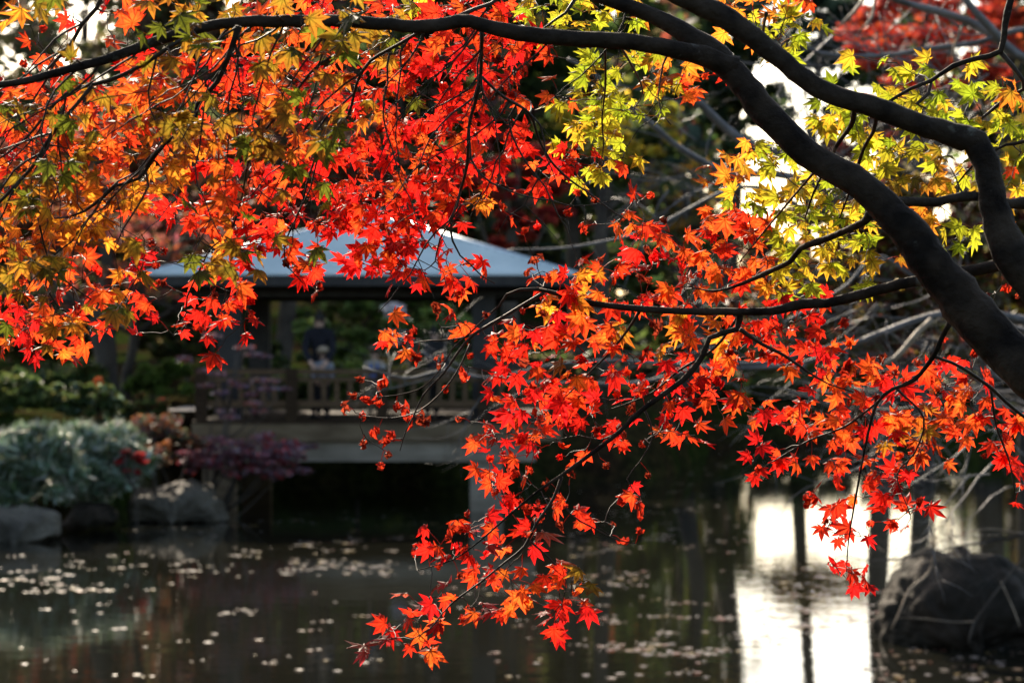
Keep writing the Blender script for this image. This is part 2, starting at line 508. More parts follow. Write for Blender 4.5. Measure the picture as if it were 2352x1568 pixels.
def tree(name, label, cat, vx, vy, hw, hh, Y, tints, clumps=60, per=90, size=0.14, flat=0.55, crad=0.13, material='foliage', aspect=0.55, trunk_r=0.2, base_vx=None, group=None, depth_ratio=0.8, up=0.5, trunk_mat='farbark', limbs=7):
    """a tree whose crown spans the given extent at distance Y"""
    c = P(vx, vy, Y)
    rx, rz = px(hw, Y), px(hh, Y)
    ry = min(rx, max(rz, rx * .6)) * depth_ratio
    bx = P(base_vx if base_vx is not None else vx, vy, Y).x
    bz = float(ground_h(np.array(bx), np.array(Y)))
    root = empty(name, (bx, Y, bz), label, cat, group)
    cen = []; rad = []
    for i in range(clumps):
        d = nrg.normal(size=3); d /= np.linalg.norm(d)
        k = nrg.uniform(0.15, 1) ** 0.5
        q = np.array(c) + d * k * np.array([rx, ry, rz]) * 0.92
        gz_ = float(ground_h(np.array(q[0]), np.array(q[1])))
        if q[2] < gz_ + 0.15: q[2] = gz_ + 0.15 + nrg.uniform(0, .4)
        cr_ = max(rx, rz) * crad * nrg.uniform(0.7, 1.5)
        cen.append(q); rad.append(np.array([cr_, cr_, cr_ * flat]))
    V, C = leaf_cloud(cen, rad, per, size, tints, up=up, aspect=aspect)
    build_cloud('crown', V, C, M[material], root)
    tb = MB()
    top = Vector(c) + Vector((0, 0, rz * 0.35))
    base = Vector((bx, Y, bz - 0.2))
    mid = base.lerp(top, 0.5) + Vector((rnd.gauss(0, .15), rnd.gauss(0, .15), 0))
    sp = spline([(*base, trunk_r * 1.25), (*(base.lerp(mid, .25)), trunk_r), (*mid, trunk_r * .8), (*top, trunk_r * .25)], 0.4)
    tb.tube([q[:3] for q in sp], [max(.01, q[3]) for q in sp], sides=8, rough=0.06)
    tb.build('trunk', M[trunk_mat], root, smooth=True)
    lb = MB()
    order = sorted(range(len(cen)), key=lambda i: rnd.random())[:limbs]
    for i in order:
        q = Vector(cen[i])
        k = rnd.uniform(.45, .9)
        s0 = Vector(sp[int(k * (len(sp) - 1))][:3])
        md = s0.lerp(q, .5) + Vector((rnd.gauss(0, .1), rnd.gauss(0, .1), -0.1 * rz))
        ss = spline([(*s0, trunk_r * .4), (*md, trunk_r * .25), (*q, trunk_r * .08)], 0.3)
        ob = MB(); ob.tube([z[:3] for z in ss], [max(.008, z[3]) for z in ss], sides=5)
        ob.build('limb', M[trunk_mat], root, smooth=True)
    return root


# far wooded slope: nobody could count its trees
cen = []; rad = []
for i in range(1500):
    Y = nrg.uniform(84, 125)
    vx = nrg.uniform(-700, 3050)
    gap = 1640 < vx < 2240
    top = 800 + 15 * math.sin(vx * .013) if gap else (60 + 90 * math.sin(vx * .011) + 60 * math.sin(vx * .031) if vx > 380 else 230)
    vy = nrg.uniform(top, 870)
    q = P(vx, vy, Y)
    cen.append(np.array(q)); r_ = nrg.uniform(.5, 1.0) if gap else nrg.uniform(1.2, 2.4); rad.append(np.array([r_, r_, r_ * .6]))
V, C = leaf_cloud(cen, rad, 70, 0.42, OLIVE + GREEN + TEAL + DULLRED[:2], clump_tint=0.4)
o = build_cloud('far_woodland', V, C, M['foliage'], None)
tag(o, 'dim wooded slope far beyond the pond', 'woodland', kind='stuff')

# unseen grove behind the viewpoint, added to block sky light from the back
cen = []; rad = []
for i in range(420):
    a = nrg.uniform(R(95), R(265)); d = nrg.uniform(12, 26)
    x_, y_ = math.sin(a) * d * 1.3, math.cos(a) * d
    cen.append(np.array([x_, y_, nrg.uniform(1.0, 5)])); r_ = nrg.uniform(1.2, 2.2); rad.append(np.array([r_, r_, r_ * .6]))
V, C = leaf_cloud(cen, rad, 60, 0.34, OLIVE + GREEN + DULLRED[:1], clump_tint=0.4)
o = build_cloud('sky_blocking_grove', V, C, M['foliage'], None)
tag(o, 'unseen grove behind the viewer added to block sky light', 'woodland', kind='stuff')

T = [
    # name, label, vx, vy, hw, hh, Y, tints, kwargs
    ('broadleaf_tree', 'tall dim brown and olive tree behind the left half of the pavilion roof', 560, 40, 330, 420, 62, OLIVE + DULLRED[2:] + GREEN[:2], dict(clumps=110, per=120, size=.24, crad=.09)),
    ('broadleaf_tree', 'tall mottled green and brown tree rising straight behind the pavilion roof', 960, 60, 310, 480, 60, OLIVE + GREEN + DULLRED[4:], dict(clumps=120, per=120, size=.24, crad=.09)),
    ('evergreen_tree', 'dark evergreen tree just past the pointed end of the pavilion eave', 1330, 120, 270, 520, 62, GREEN, dict(clumps=120, per=120, size=.24, crad=.09)),
    ('evergreen_tree', 'broad low dark evergreen behind the drooping red cluster', 1560, 690, 230, 250, 63, GREEN, dict(clumps=60, per=110, size=.19)),
    ('evergreen_tree', 'tall dim evergreen tree at the far left behind thin grey branches', -60, 60, 260, 560, 70, OLIVE + GREEN, dict(clumps=50, per=100, size=.24, crad=.09)),
    ('twiggy_tree', 'thin greyish tree with bright sky showing through its top', 190, 200, 360, 520, 66, OLIVE, dict(clumps=80, per=60, size=.2, limbs=24)),
    ('maple_tree', 'dull red maple standing behind the lawn and its two dark trunks', 250, 470, 360, 260, 47, DULLRED + OLIVE[:1], dict(clumps=100, per=90, size=.12, flat=.35, material='redfoliage')),
    ('maple_tree', 'brownish red maple touching the hidden end of the pavilion roof', 640, 400, 320, 260, 50, DULLRED + OLIVE[2:], dict(clumps=100, per=90, size=.12, flat=.35, material='redfoliage')),
    ('maple_tree', 'deep crimson maple behind the right slope of the pavilion roof', 1190, 440, 190, 160, 50, CRIMSON, dict(clumps=34, per=70, size=.11, flat=.3, material='redfoliage')),
    ('maple_tree', 'bright scarlet maple glowing behind the grey bare branches', 2130, 60, 260, 160, 46, RED, dict(clumps=80, per=60, size=.10, flat=.35, material='redfoliage')),
    ('maple_tree', 'dusky red maple below the scarlet one and behind yellow green leaves', 2030, 330, 170, 160, 50, CRIMSON + DULLRED, dict(clumps=40, per=90, size=.12, flat=.35, material='redfoliage')),
    ('yellow_tree', 'yellow leaved tree glittering under the long horizontal limb', 1400, 290, 170, 100, 52, YELLOW, dict(clumps=26, per=45, size=.11, material='redfoliage')),
    ('yellow_tree', 'golden brown tree low beside the end of the pavilion roof', 1570, 480, 170, 130, 54, GOLD + OLIVE, dict(clumps=30, per=55, size=.12, material='redfoliage')),
    ('yellow_tree', 'clear yellow tree behind the big trunk at the frame edge', 2360, 520, 120, 270, 52, YELLOW, dict(clumps=50, per=70, size=.13, material='redfoliage')),
    ('pine_tree', 'tall blue green pine with ragged crown left of the scarlet maple', 1890, 60, 160, 230, 60, TEAL, dict(clumps=56, per=70, size=.16, flat=.4, trunk_r=.16, base_vx=1830)),
    ('pine_tree', 'tall blue green pine crossing the sky gap between the two great limbs', 1690, 140, 150, 240, 62, TEAL + GREEN, dict(clumps=70, per=80, size=.16, flat=.4, trunk_r=.28, base_vx=1637)),
    ('tall_tree', 'bare stemmed tree mirrored as a dark stripe between bright water patches', 2080, 170, 160, 230, 58, GREEN + OLIVE, dict(clumps=60, per=70, size=.16, trunk_r=.24, base_vx=2024)),
    ('tall_tree', 'thick stemmed tree mirrored behind the big dark boulder', 2330, 100, 190, 290, 58, GREEN + OLIVE, dict(clumps=70, per=70, size=.16, trunk_r=.32, base_vx=2268)),
    ('shrub', 'dark green shrub behind the standing adult in the pavilion', 790, 800, 150, 120, 45, [(0.13, 0.20, 0.05), (0.17, 0.23, 0.05), (0.10, 0.16, 0.045)], dict(clumps=34, per=90, size=.1, trunk_r=.06)),
    ('shrub', 'mid green shrub behind the hatted child and the dark post', 1010, 800, 130, 130, 46, [(0.13, 0.20, 0.05), (0.17, 0.23, 0.05), (0.10, 0.16, 0.045)], dict(clumps=34, per=90, size=.1, trunk_r=.06)),
    ('shrub', 'low dark shrub seen between the left pavilion posts', 590, 850, 120, 90, 45, GREEN, dict(clumps=30, per=80, size=.1, trunk_r=.05)),
    ('shrub', 'light green shrub standing in for the sunlit lawn left of the railing', 370, 880, 95, 60, 42, [(0.16, 0.24, 0.05), (0.12, 0.19, 0.04)], dict(clumps=34, per=110, size=.07, trunk_r=.04)),  # bright tints put the lawn's sunlight into the leaf colour
    ('shrub', 'dark shrub at the foot of the two crooked trunks', 130, 900, 190, 80, 40, GREEN, dict(clumps=40, per=90, size=.09, trunk_r=.05)),
    ('shrub', 'dark rounded shrub on the far shore beside the pavilion', 1330, 900, 150, 110, 58, GREEN + OLIVE, dict(clumps=40, per=90, size=.14, trunk_r=.08)),
    ('shrub', 'dark shrub on the far shore under the hanging red cluster', 1580, 900, 160, 110, 59, GREEN + OLIVE, dict(clumps=40, per=90, size=.14, trunk_r=.08)),
    ('shrub', 'shadowy shrub on the far shore in front of the sky gap', 1830, 960, 170, 45, 60, OLIVE + GREEN, dict(clumps=30, per=90, size=.14, trunk_r=.08)),
    ('shrub', 'shadowy shrub on the far shore behind the grey branch tangle', 2120, 960, 170, 45, 60, OLIVE + GREEN, dict(clumps=30, per=90, size=.14, trunk_r=.08)),
    ('shrub', 'brownish shrub on the far shore behind the leaning trunk', 2380, 870, 150, 130, 58, OLIVE, dict(clumps=40, per=90, size=.14, trunk_r=.08)),
    ('shrub', 'small rust orange maple sapling in front of the dark trunk', 225, 900, 42, 34, 36, [(0.45, 0.12, 0.04), (0.36, 0.09, 0.035)], dict(clumps=16, per=40, size=.05, flat=.3, trunk_r=.02, material='redfoliage', limbs=4)),
    ('weeping_maple', 'purple weeping maple drooping over the flat bank rock', 572, 1050, 175, 60, 33.6, PURPLE_GLARE + [(0.4, .05, .05)], dict(clumps=90, per=60, size=.04, flat=.25, crad=.13, trunk_r=.05, material='purple', base_vx=430)),
    ('weeping_maple', 'dusky purple maple with layered sprays before the railing', 545, 860, 150, 140, 33.9, PURPLE_GLARE + DULLRED[:1], dict(clumps=22, per=50, size=.04, flat=.16, crad=.13, trunk_r=.05, material='purple', base_vx=420)),
    ('weeping_maple', 'rust and crimson maple shrub between bamboo grass and purple maple', 350, 1015, 120, 65, 33.0, [(0.16, 0.06, 0.04), (0.14, 0.07, 0.07), (0.24, 0.08, 0.03), (0.08, 0.10, 0.05), (0.10, 0.12, 0.08)], dict(clumps=34, per=70, size=.045, flat=.4, crad=.2, trunk_r=.04, material='redfoliage')),
    ('weeping_maple', 'tiny scarlet maple sprig over the rock edge', 305, 1062, 48, 34, 31.5, [(0.42, 0.03, 0.03), (0.32, 0.03, 0.03)], dict(clumps=12, per=26, size=.04, flat=.3, crad=.16, trunk_r=.015, material='redfoliage', limbs=3)),
    ('shrub', 'low dark green shrub at the far left above the bamboo grass', 30, 920, 130, 55, 35.5, GREEN, dict(clumps=40, per=90, size=.06, trunk_r=.03, limbs=3)),
    ('shrub', 'low green shrub between the crooked trunk and the bamboo grass', 215, 940, 100, 45, 35.2, GREEN + SASA[:1], dict(clumps=36, per=90, size=.06, trunk_r=.03, limbs=3)),
    ('shrub', 'low shrub of mixed green and rust just left of the pale path', 340, 945, 60, 38, 35.4, GREEN + DULLRED[:1], dict(clumps=26, per=80, size=.06, trunk_r=.03, limbs=3)),
    ('shrub', 'tall olive shrub in the dimness behind the crooked trunks', 80, 730, 240, 130, 50, OLIVE + GREEN, dict(clumps=60, per=100, size=.13, trunk_r=.05)),
    ('shrub', 'tall green shrub behind the lawn left of the pavilion', 430, 730, 170, 110, 51, GREEN + OLIVE, dict(clumps=50, per=100, size=.13, trunk_r=.05)),
    ('shrub', 'tall green shrub under the middle of the pavilion roof', 860, 700, 190, 110, 52, [(0.13, 0.20, 0.05), (0.17, 0.23, 0.05), (0.10, 0.16, 0.045)] + OLIVE[:2], dict(clumps=50, per=100, size=.13, trunk_r=.05)),
    ('overhanging_tree', 'half bare olive brown tree overhanging the pond behind the grey limbs', 2050, 640, 440, 270, 23, OLIVE + DULLRED[:2] + GOLD[2:], dict(clumps=250, per=80, size=.07, crad=.07, trunk_r=.07, base_vx=2950, limbs=30, trunk_mat='greybark')),
    ('shrub', 'low dark hedge shrub behind the railing at the left post', 600, 890, 150, 62, 42.8, GREEN, dict(clumps=50, per=90, size=.08, trunk_r=.04, limbs=4)),
    ('shrub', 'low dark hedge shrub behind the legs of the dark clad adult', 820, 890, 150, 62, 42.9, [(0.13, 0.20, 0.05), (0.17, 0.23, 0.05), (0.10, 0.16, 0.045)], dict(clumps=50, per=90, size=.08, trunk_r=.04, limbs=4)),
    ('shrub', 'low dark hedge shrub behind the railing by the thick right post', 1060, 890, 170, 62, 42.8, GREEN, dict(clumps=50, per=90, size=.08, trunk_r=.04, limbs=4)),
    ('young_tree', 'sparse golden young tree standing in the open sky gap', 1850, 680, 170, 66, 60, GOLD + OLIVE, dict(clumps=80, per=100, size=.12, crad=.12, trunk_r=.05, base_vx=1850)),
    ('young_tree', 'sparse yellow young tree on the far shore left of the dark boulder', 2150, 700, 110, 60, 60, YELLOW + GOLD, dict(clumps=26, per=34, size=.12, crad=.14, trunk_r=.05)),
    ('white_bush', 'pale white bush behind the pavilion post', 907, 742, 30, 48, 50, WHITE_LEAF, dict(clumps=22, per=60, size=.07, trunk_r=.03, crad=.28, limbs=3)),  # ordinary shrub form with near-white leaf tints
    ('bamboo_grass', 'grey green bamboo grass clump over the left corner rock', 60, 1065, 135, 110, 30.8, SASA, dict(clumps=70, per=80, size=.11, aspect=.17, crad=.24, trunk_r=.01, material='gloss', limbs=0, up=.2)),
    ('bamboo_grass', 'grey green bamboo grass clump beside the long flat rock', 225, 1065, 125, 105, 32, SASA, dict(clumps=70, per=80, size=.11, aspect=.17, crad=.24, trunk_r=.01, material='gloss', limbs=0, up=.2)),
]
for name, label, vx, vy, hw, hh, Y, tints, kw in T:
    grp = {'evergreen_tree': 'evergreens beyond the pond', 'broadleaf_tree': 'tall broadleaf trees beyond the pond', 'young_tree': 'young trees on the far shore', 'maple_tree': 'maples beyond the pond', 'yellow_tree': 'yellow trees beyond the pond', 'pine_tree': 'pines beyond the pond', 'tall_tree': 'tall bare stemmed trees on the far shore', 'shrub': 'shrubs round the pond', 'weeping_maple': 'small maples on the near bank', 'bamboo_grass': 'bamboo grass clumps on the bank'}.get(name)
    cat = {'shrub': 'shrub', 'weeping_maple': 'maple shrub', 'white_bush': 'bush', 'bamboo_grass': 'bamboo grass'}.get(name, 'tree')
    tree(name, label, cat, vx, vy, hw, hh, Y, tints, group=grp, **kw)


def trace(pts, Y0, Y1=None, step=0.03, wob=0.0):
    """(vx, vy, width) points -> spline of (x,y,z,r) with the distance running from Y0 to Y1"""
    Y1 = Y0 if Y1 is None else Y1
    L = [0]
    for a, b_ in zip(pts, pts[1:]):
        L.append(L[-1] + math.hypot(a[0] - b_[0], a[1] - b_[1]))
    out = []
    for q, l in zip(pts, L):
        Y = Y0 + (Y1 - Y0) * l / max(L[-1], 1e-6)
        v_ = P(q[0], q[1], Y)
        out.append((v_.x, v_.y + rnd.gauss(0, wob), v_.z, px(q[2], Y) / 2))
    return spline(out, step)


# two crooked dark trunks on the left lawn
for label, pts, Y in (('crooked dark trunk forking low on the left lawn', [(215, 965, 52), (222, 900, 44), (240, 820, 42), (225, 740, 40), (250, 640, 34), (230, 520, 24)], 41),
                      ('slender leaning trunk beside the crooked one on the lawn', [(292, 960, 26), (288, 880, 24), (306, 800, 22), (318, 700, 20), (350, 580, 14)], 42)):
    s = trace(pts, Y, step=.2)
    base = Vector(s[0][:3])
    base.z = float(ground_h(np.array(base.x), np.array(base.y)))
    root = empty('garden_tree', base, label, 'tree', 'trunks on the left lawn')
    tb = MB(); tb.tube([(base.x, base.y, base.z - .1)] + [q[:3] for q in s], [s[0][3] * 1.2] + [q[3] for q in s], sides=9, rough=.08)
    tb.build('trunk', M['farbark'], root, smooth=True)
    k = len(s) // 2
    for sgn in (-1, 1):
        lb = MB(); fork(lb, s[k][:3], (sgn, 0, .7), 1.6, .07, 2)
        lb.build('limb', M['farbark'], root, smooth=True)
    cen = [np.array(s[-1][:3]) + nrg.normal(size=3) * np.array([.9, .7, .5]) for i in range(18)]
    V, C = leaf_cloud(cen, [np.array([.45, .45, .15])] * 18, 50, .09, DULLRED)
    build_cloud('crown', V, C, M['redfoliage'], root)


# ------------------------------------------------------------------ rocks
def rock(label, outline, depth, Y, material, seed, group=None):
    """boulder whose silhouette follows the outline (vx,vy at distance Y), with its own depth"""
    rr = random.Random(seed)
    pts = [P(a, b_, Y) for a, b_ in outline]
    cx = sum(p.x for p in pts) / len(pts); cz = min(p.z for p in pts)
    hgt = max(p.z for p in pts) - cz
    vs = []; fs = []
    n = 28; rings = 9
    # silhouette radius as a function of angle (front view, upper half), mirrored below the water
    import bisect
    def radial(an):
        best = 0
        dx, dz = math.cos(an), math.sin(an)
        o2 = [(p.x - cx, p.z - cz) for p in pts]
        for (x1, z1), (x2, z2) in zip(o2, o2[1:]):
            ex, ez = x2 - x1, z2 - z1
            den = dx * ez - dz * ex
            if abs(den) < 1e-9: continue
            t = (x1 * ez - z1 * ex) / den; u_ = (x1 * dz - z1 * dx) / den
            if t > 0 and -1e-6 <= u_ <= 1 + 1e-6: best = max(best, t)
        return best
    mb_ = MB()
    for i in range(n + 1):
        an = math.pi * i / n
        r = radial(min(max(an, .02), math.pi - .02)) or 0.05
        for k in range(rings):
            th = -math.pi / 2 + math.pi * k / (rings - 1)   # front to back
            cth = math.cos(th) ** 0.55
            j = 1 + rr.uniform(-.05, .05)
            mb_.v.append((cx + math.cos(an) * r * cth * j, Y + math.sin(th) * depth * (1 + rr.uniform(-.08, .08)) * (0.75 + .25 * math.sin(an)), cz - 0.12 + (math.sin(an) * r * cth + .12) * j))
    for i in range(n):
        for k in range(rings - 1):
            a0 = i * rings + k
            mb_.f.append((a0, a0 + 1, a0 + rings + 1, a0 + rings))
    mb_.m = [0] * len(mb_.f)
    o = mb_.build('rock', M[material], smooth=True)
    sub = o.modifiers.new('s', 'SUBSURF'); sub.levels = 1; sub.render_levels = 3
    tx = bpy.data.textures.new('rock_relief', 'CLOUDS'); tx.noise_scale = 0.35; tx.noise_depth = 4
    dm = o.modifiers.new('d', 'DISPLACE'); dm.texture = tx; dm.strength = 0.22; dm.mid_level = 0.5; dm.texture_coords = 'GLOBAL'
    tx2 = bpy.data.textures.new('rock_grain', 'CLOUDS'); tx2.noise_scale = 0.11; tx2.noise_depth = 3
    d2 = o.modifiers.new('g', 'DISPLACE'); d2.texture = tx2; d2.strength = 0.045; d2.mid_level = 0.5; d2.texture_coords = 'GLOBAL'
    return tag(o, label, 'rock', group)


rock('big dark boulder rising from the pond under dead twigs', [(2420, 1468), (2412, 1400), (2380, 1340), (2340, 1300), (2290, 1276), (2220, 1260), (2135, 1266), (2085, 1288), (2045, 1335), (2020, 1390), (2012, 1440), (2014, 1470)], 0.9, 20.2, 'rockdark', 3)
rock('long flat pale rock with sloping top at the bank', [(530, 1192), (515, 1160), (490, 1120), (462, 1105), (420, 1103), (380, 1118), (330, 1124), (290, 1140), (270, 1192)], 0.7, 33.4, 'rock', 4, 'rocks along the left bank')
rock('square grey rock with sunlit corner below the bamboo grass', [(146, 1238), (140, 1190), (120, 1172), (60, 1166), (10, 1160), (-40, 1170), (-60, 1240)], 0.6, 30.2, 'rock', 5, 'rocks along the left bank')
rock('small rounded dark rock between the two bank rocks', [(275, 1200), (262, 1168), (220, 1150), (170, 1160), (140, 1205)], 0.5, 31.6, 'rockdark', 6, 'rocks along the left bank')

# ------------------------------------------------------------------ pavilion
DY = 35.0                       # front edge of the deck
def X(v, Y=DY): return (v - 1176) / FV * Y
def Z(v, Y=DY): return CAMZ - (v - 784) / FV * Y
DX0, DX1 = X(440), X(1290)
deck_z = Z(966)
root = empty('pavilion', ((DX0 + DX1) / 2, DY + 2.5, 0), 'open garden pavilion with pale hipped metal roof standing over the pond', 'pavilion')
# roof
ex0, ex1 = X(332, 35.3), X(1326, 35.3)
ey0, ey1 = 35.3, 35.3 + (ex1 - ex0)
ez = Z(632, 35.3)
ax, ay = (ex0 + ex1) / 2, (ey0 + ey1) / 2
az = ez + (ex1 - ex0) / 2 * math.tan(R(18.3))
N = 24
rings = []
for i in range(N + 1):
    t = i / N
    rings.append((ex0 + (ax - .02 - ex0) * t, ex1 + (ax + .02 - ex1) * t, ey0 + (ay - .02 - ey0) * t, ey1 + (ay + .02 - ey1) * t, ez + (az - ez) * t))
side_names = 4
for sd in range(4):
    rb = MB()
    for i in range(N):
        x0, x1, y0, y1, z = rings[i]; X0, X1, Y0, Y1, Zt = rings[i + 1]
        lift = 0.04
        lo = [(x0, y0, z + lift), (x1, y0, z + lift), (x1, y1, z + lift), (x0, y1, z + lift)]
        hi = [(X0, Y0, Zt), (X1, Y0, Zt), (X1, Y1, Zt), (X0, Y1, Zt)]
        lb_ = [(a, b_, c - lift) for a, b_, c in lo]
        a, b_ = sd, (sd + 1) % 4
        rb.add([lb_[a], lb_[b_], lo[b_], lo[a], hi[b_], hi[a]], [(0, 1, 2, 3), (3, 2, 4, 5)])
    rb.build('roof_slope', M['roof'], root)
for sd, (cx_, cy_) in enumerate(((ex0, ey0), (ex1, ey0), (ex1, ey1), (ex0, ey1))):
    rb = MB(); rb.tube([(cx_, cy_, ez + .02), (ax, ay, az + .03)], .035, sides=6); rb.build('hip_cap', M['roof'], root, smooth=True)
rb = MB(); rb.box(ax - .12, ax + .12, ay - .12, ay + .12, az - .03, az + .12); rb.build('roof_finial', M['roof'], root)
f_h = px(24, 35.3)
for (x0, x1, y0, y1) in ((ex0 + .03, ex1 - .03, ey0 + .03, ey0 + .07), (ex0 + .03, ex1 - .03, ey1 - .07, ey1 - .03), (ex0 + .03, ex0 + .07, ey0 + .072, ey1 - .072), (ex1 - .07, ex1 - .03, ey0 + .072, ey1 - .072)):
    rb = MB(); rb.box(x0, x1, y0, y1, ez - f_h, ez - .003); rb.build('fascia_board', M['fascia'], root)
rb = MB(); rb.box(ex0 + .08, ex1 - .08, ey0 + .08, ey1 - .08, ez - .06, ez - .03); rb.build('soffit', M['fascia'], root)
px0, px1 = X(530, 36.2), X(1111, 36.2)
pw = px(52, 36.2) / 2
for y_ in (36.2, 40.4):
    for x_ in (px0, px1):
        rb = MB(); rb.box(x_ - pw, x_ + pw, y_ - pw, y_ + pw, deck_z, ez - .31); rb.build('post', M['fascia'], root)
for y_ in (36.2, 40.4):
    rb = MB(); rb.box(ex0 + .4, ex1 - .4, y_ - .09, y_ + .09, ez - .305, ez - .065); rb.build('beam', M['fascia'], root)
for x_ in (px0, px1):
    rb = MB(); rb.box(x_ - .09, x_ + .09, 36.295, 40.305, ez - .30, ez - .07); rb.build('beam', M['fascia'], root)
# deck and its supports
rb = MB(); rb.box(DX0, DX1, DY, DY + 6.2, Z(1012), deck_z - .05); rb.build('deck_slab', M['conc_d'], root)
npl = 30
for i in range(npl):
    y0 = DY + .01 + i * 6.18 / npl
    rb = MB(); rb.box(DX0 + .01, DX1 - .01, y0, y0 + 6.18 / npl - .012, deck_z - .048, deck_z); rb.build('deck_plank', M['wood'], root)
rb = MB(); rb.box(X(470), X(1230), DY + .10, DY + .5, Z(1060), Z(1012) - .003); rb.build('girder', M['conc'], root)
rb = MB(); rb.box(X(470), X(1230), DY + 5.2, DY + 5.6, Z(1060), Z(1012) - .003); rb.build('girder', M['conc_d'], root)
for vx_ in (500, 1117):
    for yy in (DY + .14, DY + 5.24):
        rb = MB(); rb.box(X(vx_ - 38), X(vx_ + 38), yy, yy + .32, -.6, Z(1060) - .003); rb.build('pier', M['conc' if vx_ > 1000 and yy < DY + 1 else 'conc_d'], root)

rail = empty('deck_railing', (DX0, DY + .1, deck_z), 'brown wooden railing with upright balusters along the pavilion deck', 'railing')
ry = DY + .16
for vx_ in (459, 668, 876, 1111, 1270):
    rb = MB(); rb.box(X(vx_ - 13), X(vx_ + 13), ry - .08, ry + .08, deck_z + .002, Z(846)); rb.build('rail_post', M['wood'], rail)
posts = (459, 668, 876, 1111, 1270)
for a, b_ in zip(posts, posts[1:]):
    x0, x1 = X(a + 13) + .002, X(b_ - 13) - .002
    rb = MB(); rb.box(x0, x1, ry - .045, ry + .045, Z(860), Z(848)); rb.build('top_rail', M['balwood'], rail)
    rb = MB(); rb.box(x0, x1, ry - .035, ry + .035, Z(876), Z(866)); rb.build('middle_rail', M['balwood'], rail)
    rb = MB(); rb.box(x0, x1, ry - .045, ry + .045, Z(935), Z(920)); rb.build('lower_rail', M['balwood'], rail)
    k = max(2, round((b_ - a) / 32))
    for i in range(1, k):
        xb = x0 + (x1 - x0) * i / k
        rb = MB(); rb.box(xb - .036, xb + .036, ry - .02, ry + .02, Z(920) + .002, Z(876) - .002); rb.build('baluster', M['balwood'], rail)
bench = empty('bench', (X(540, 37), 37.0, deck_z), 'low dark wooden bench near the left pavilion post', 'bench')
bx0, bx1 = X(498, 37), X(600, 37)
for i in range(3):
    rb = MB(); rb.box(bx0, bx1, 36.85 + i * .14, 36.98 + i * .14, deck_z + .40, deck_z + .45); rb.build('seat_slat', M['wood'], bench)
for x_ in (bx0 + .06, bx1 - .12):
    for y_ in (36.87, 37.18):
        rb = MB(); rb.box(x_, x_ + .06, y_, y_ + .06, deck_z + .002, deck_z + .398); rb.build('leg', M['wood'], bench)


# ------------------------------------------------------------------ people
def skin_mesh(name, verts, edges, rad, material, parent, root_i=0, lv=2):
    me = bpy.data.meshes.new(name)
    off = o_loc[parent.name] if parent else Vector()
    me.from_pydata([tuple(Vector(v_)) for v_ in verts], edges, [])
    me.materials.append(material)
    o = bpy.data.objects.new(name, me)
    col.objects.link(o)
    if parent: o.parent = parent
    sm = o.modifiers.new('skin', 'SKIN'); sm.use_smooth_shade = True
    for i, d in enumerate(me.skin_vertices[0].data):
        r = rad[i]; d.radius = r if isinstance(r, tuple) else (r, r)
        d.use_root = (i == root_i)
    ss = o.modifiers.new('sub', 'SUBSURF'); ss.levels = lv; ss.render_levels = lv
    return o


def ball(mb, c, r, seg=16, ring=10):
    vs = []; fs = []
    for i in range(ring + 1):
        th = math.pi * i / ring
        for k in range(seg):
            a = 2 * math.pi * k / seg
            vs.append((c[0] + r[0] * math.sin(th) * math.cos(a), c[1] + r[1] * math.sin(th) * math.sin(a), c[2] + r[2] * math.cos(th)))
    for i in range(ring):
        for k in range(seg):
            a0 = i * seg + k; a1 = i * seg + (k + 1) % seg
            fs.append((a0, a0 + seg, a1 + seg, a1))
    mb.add(vs, fs)


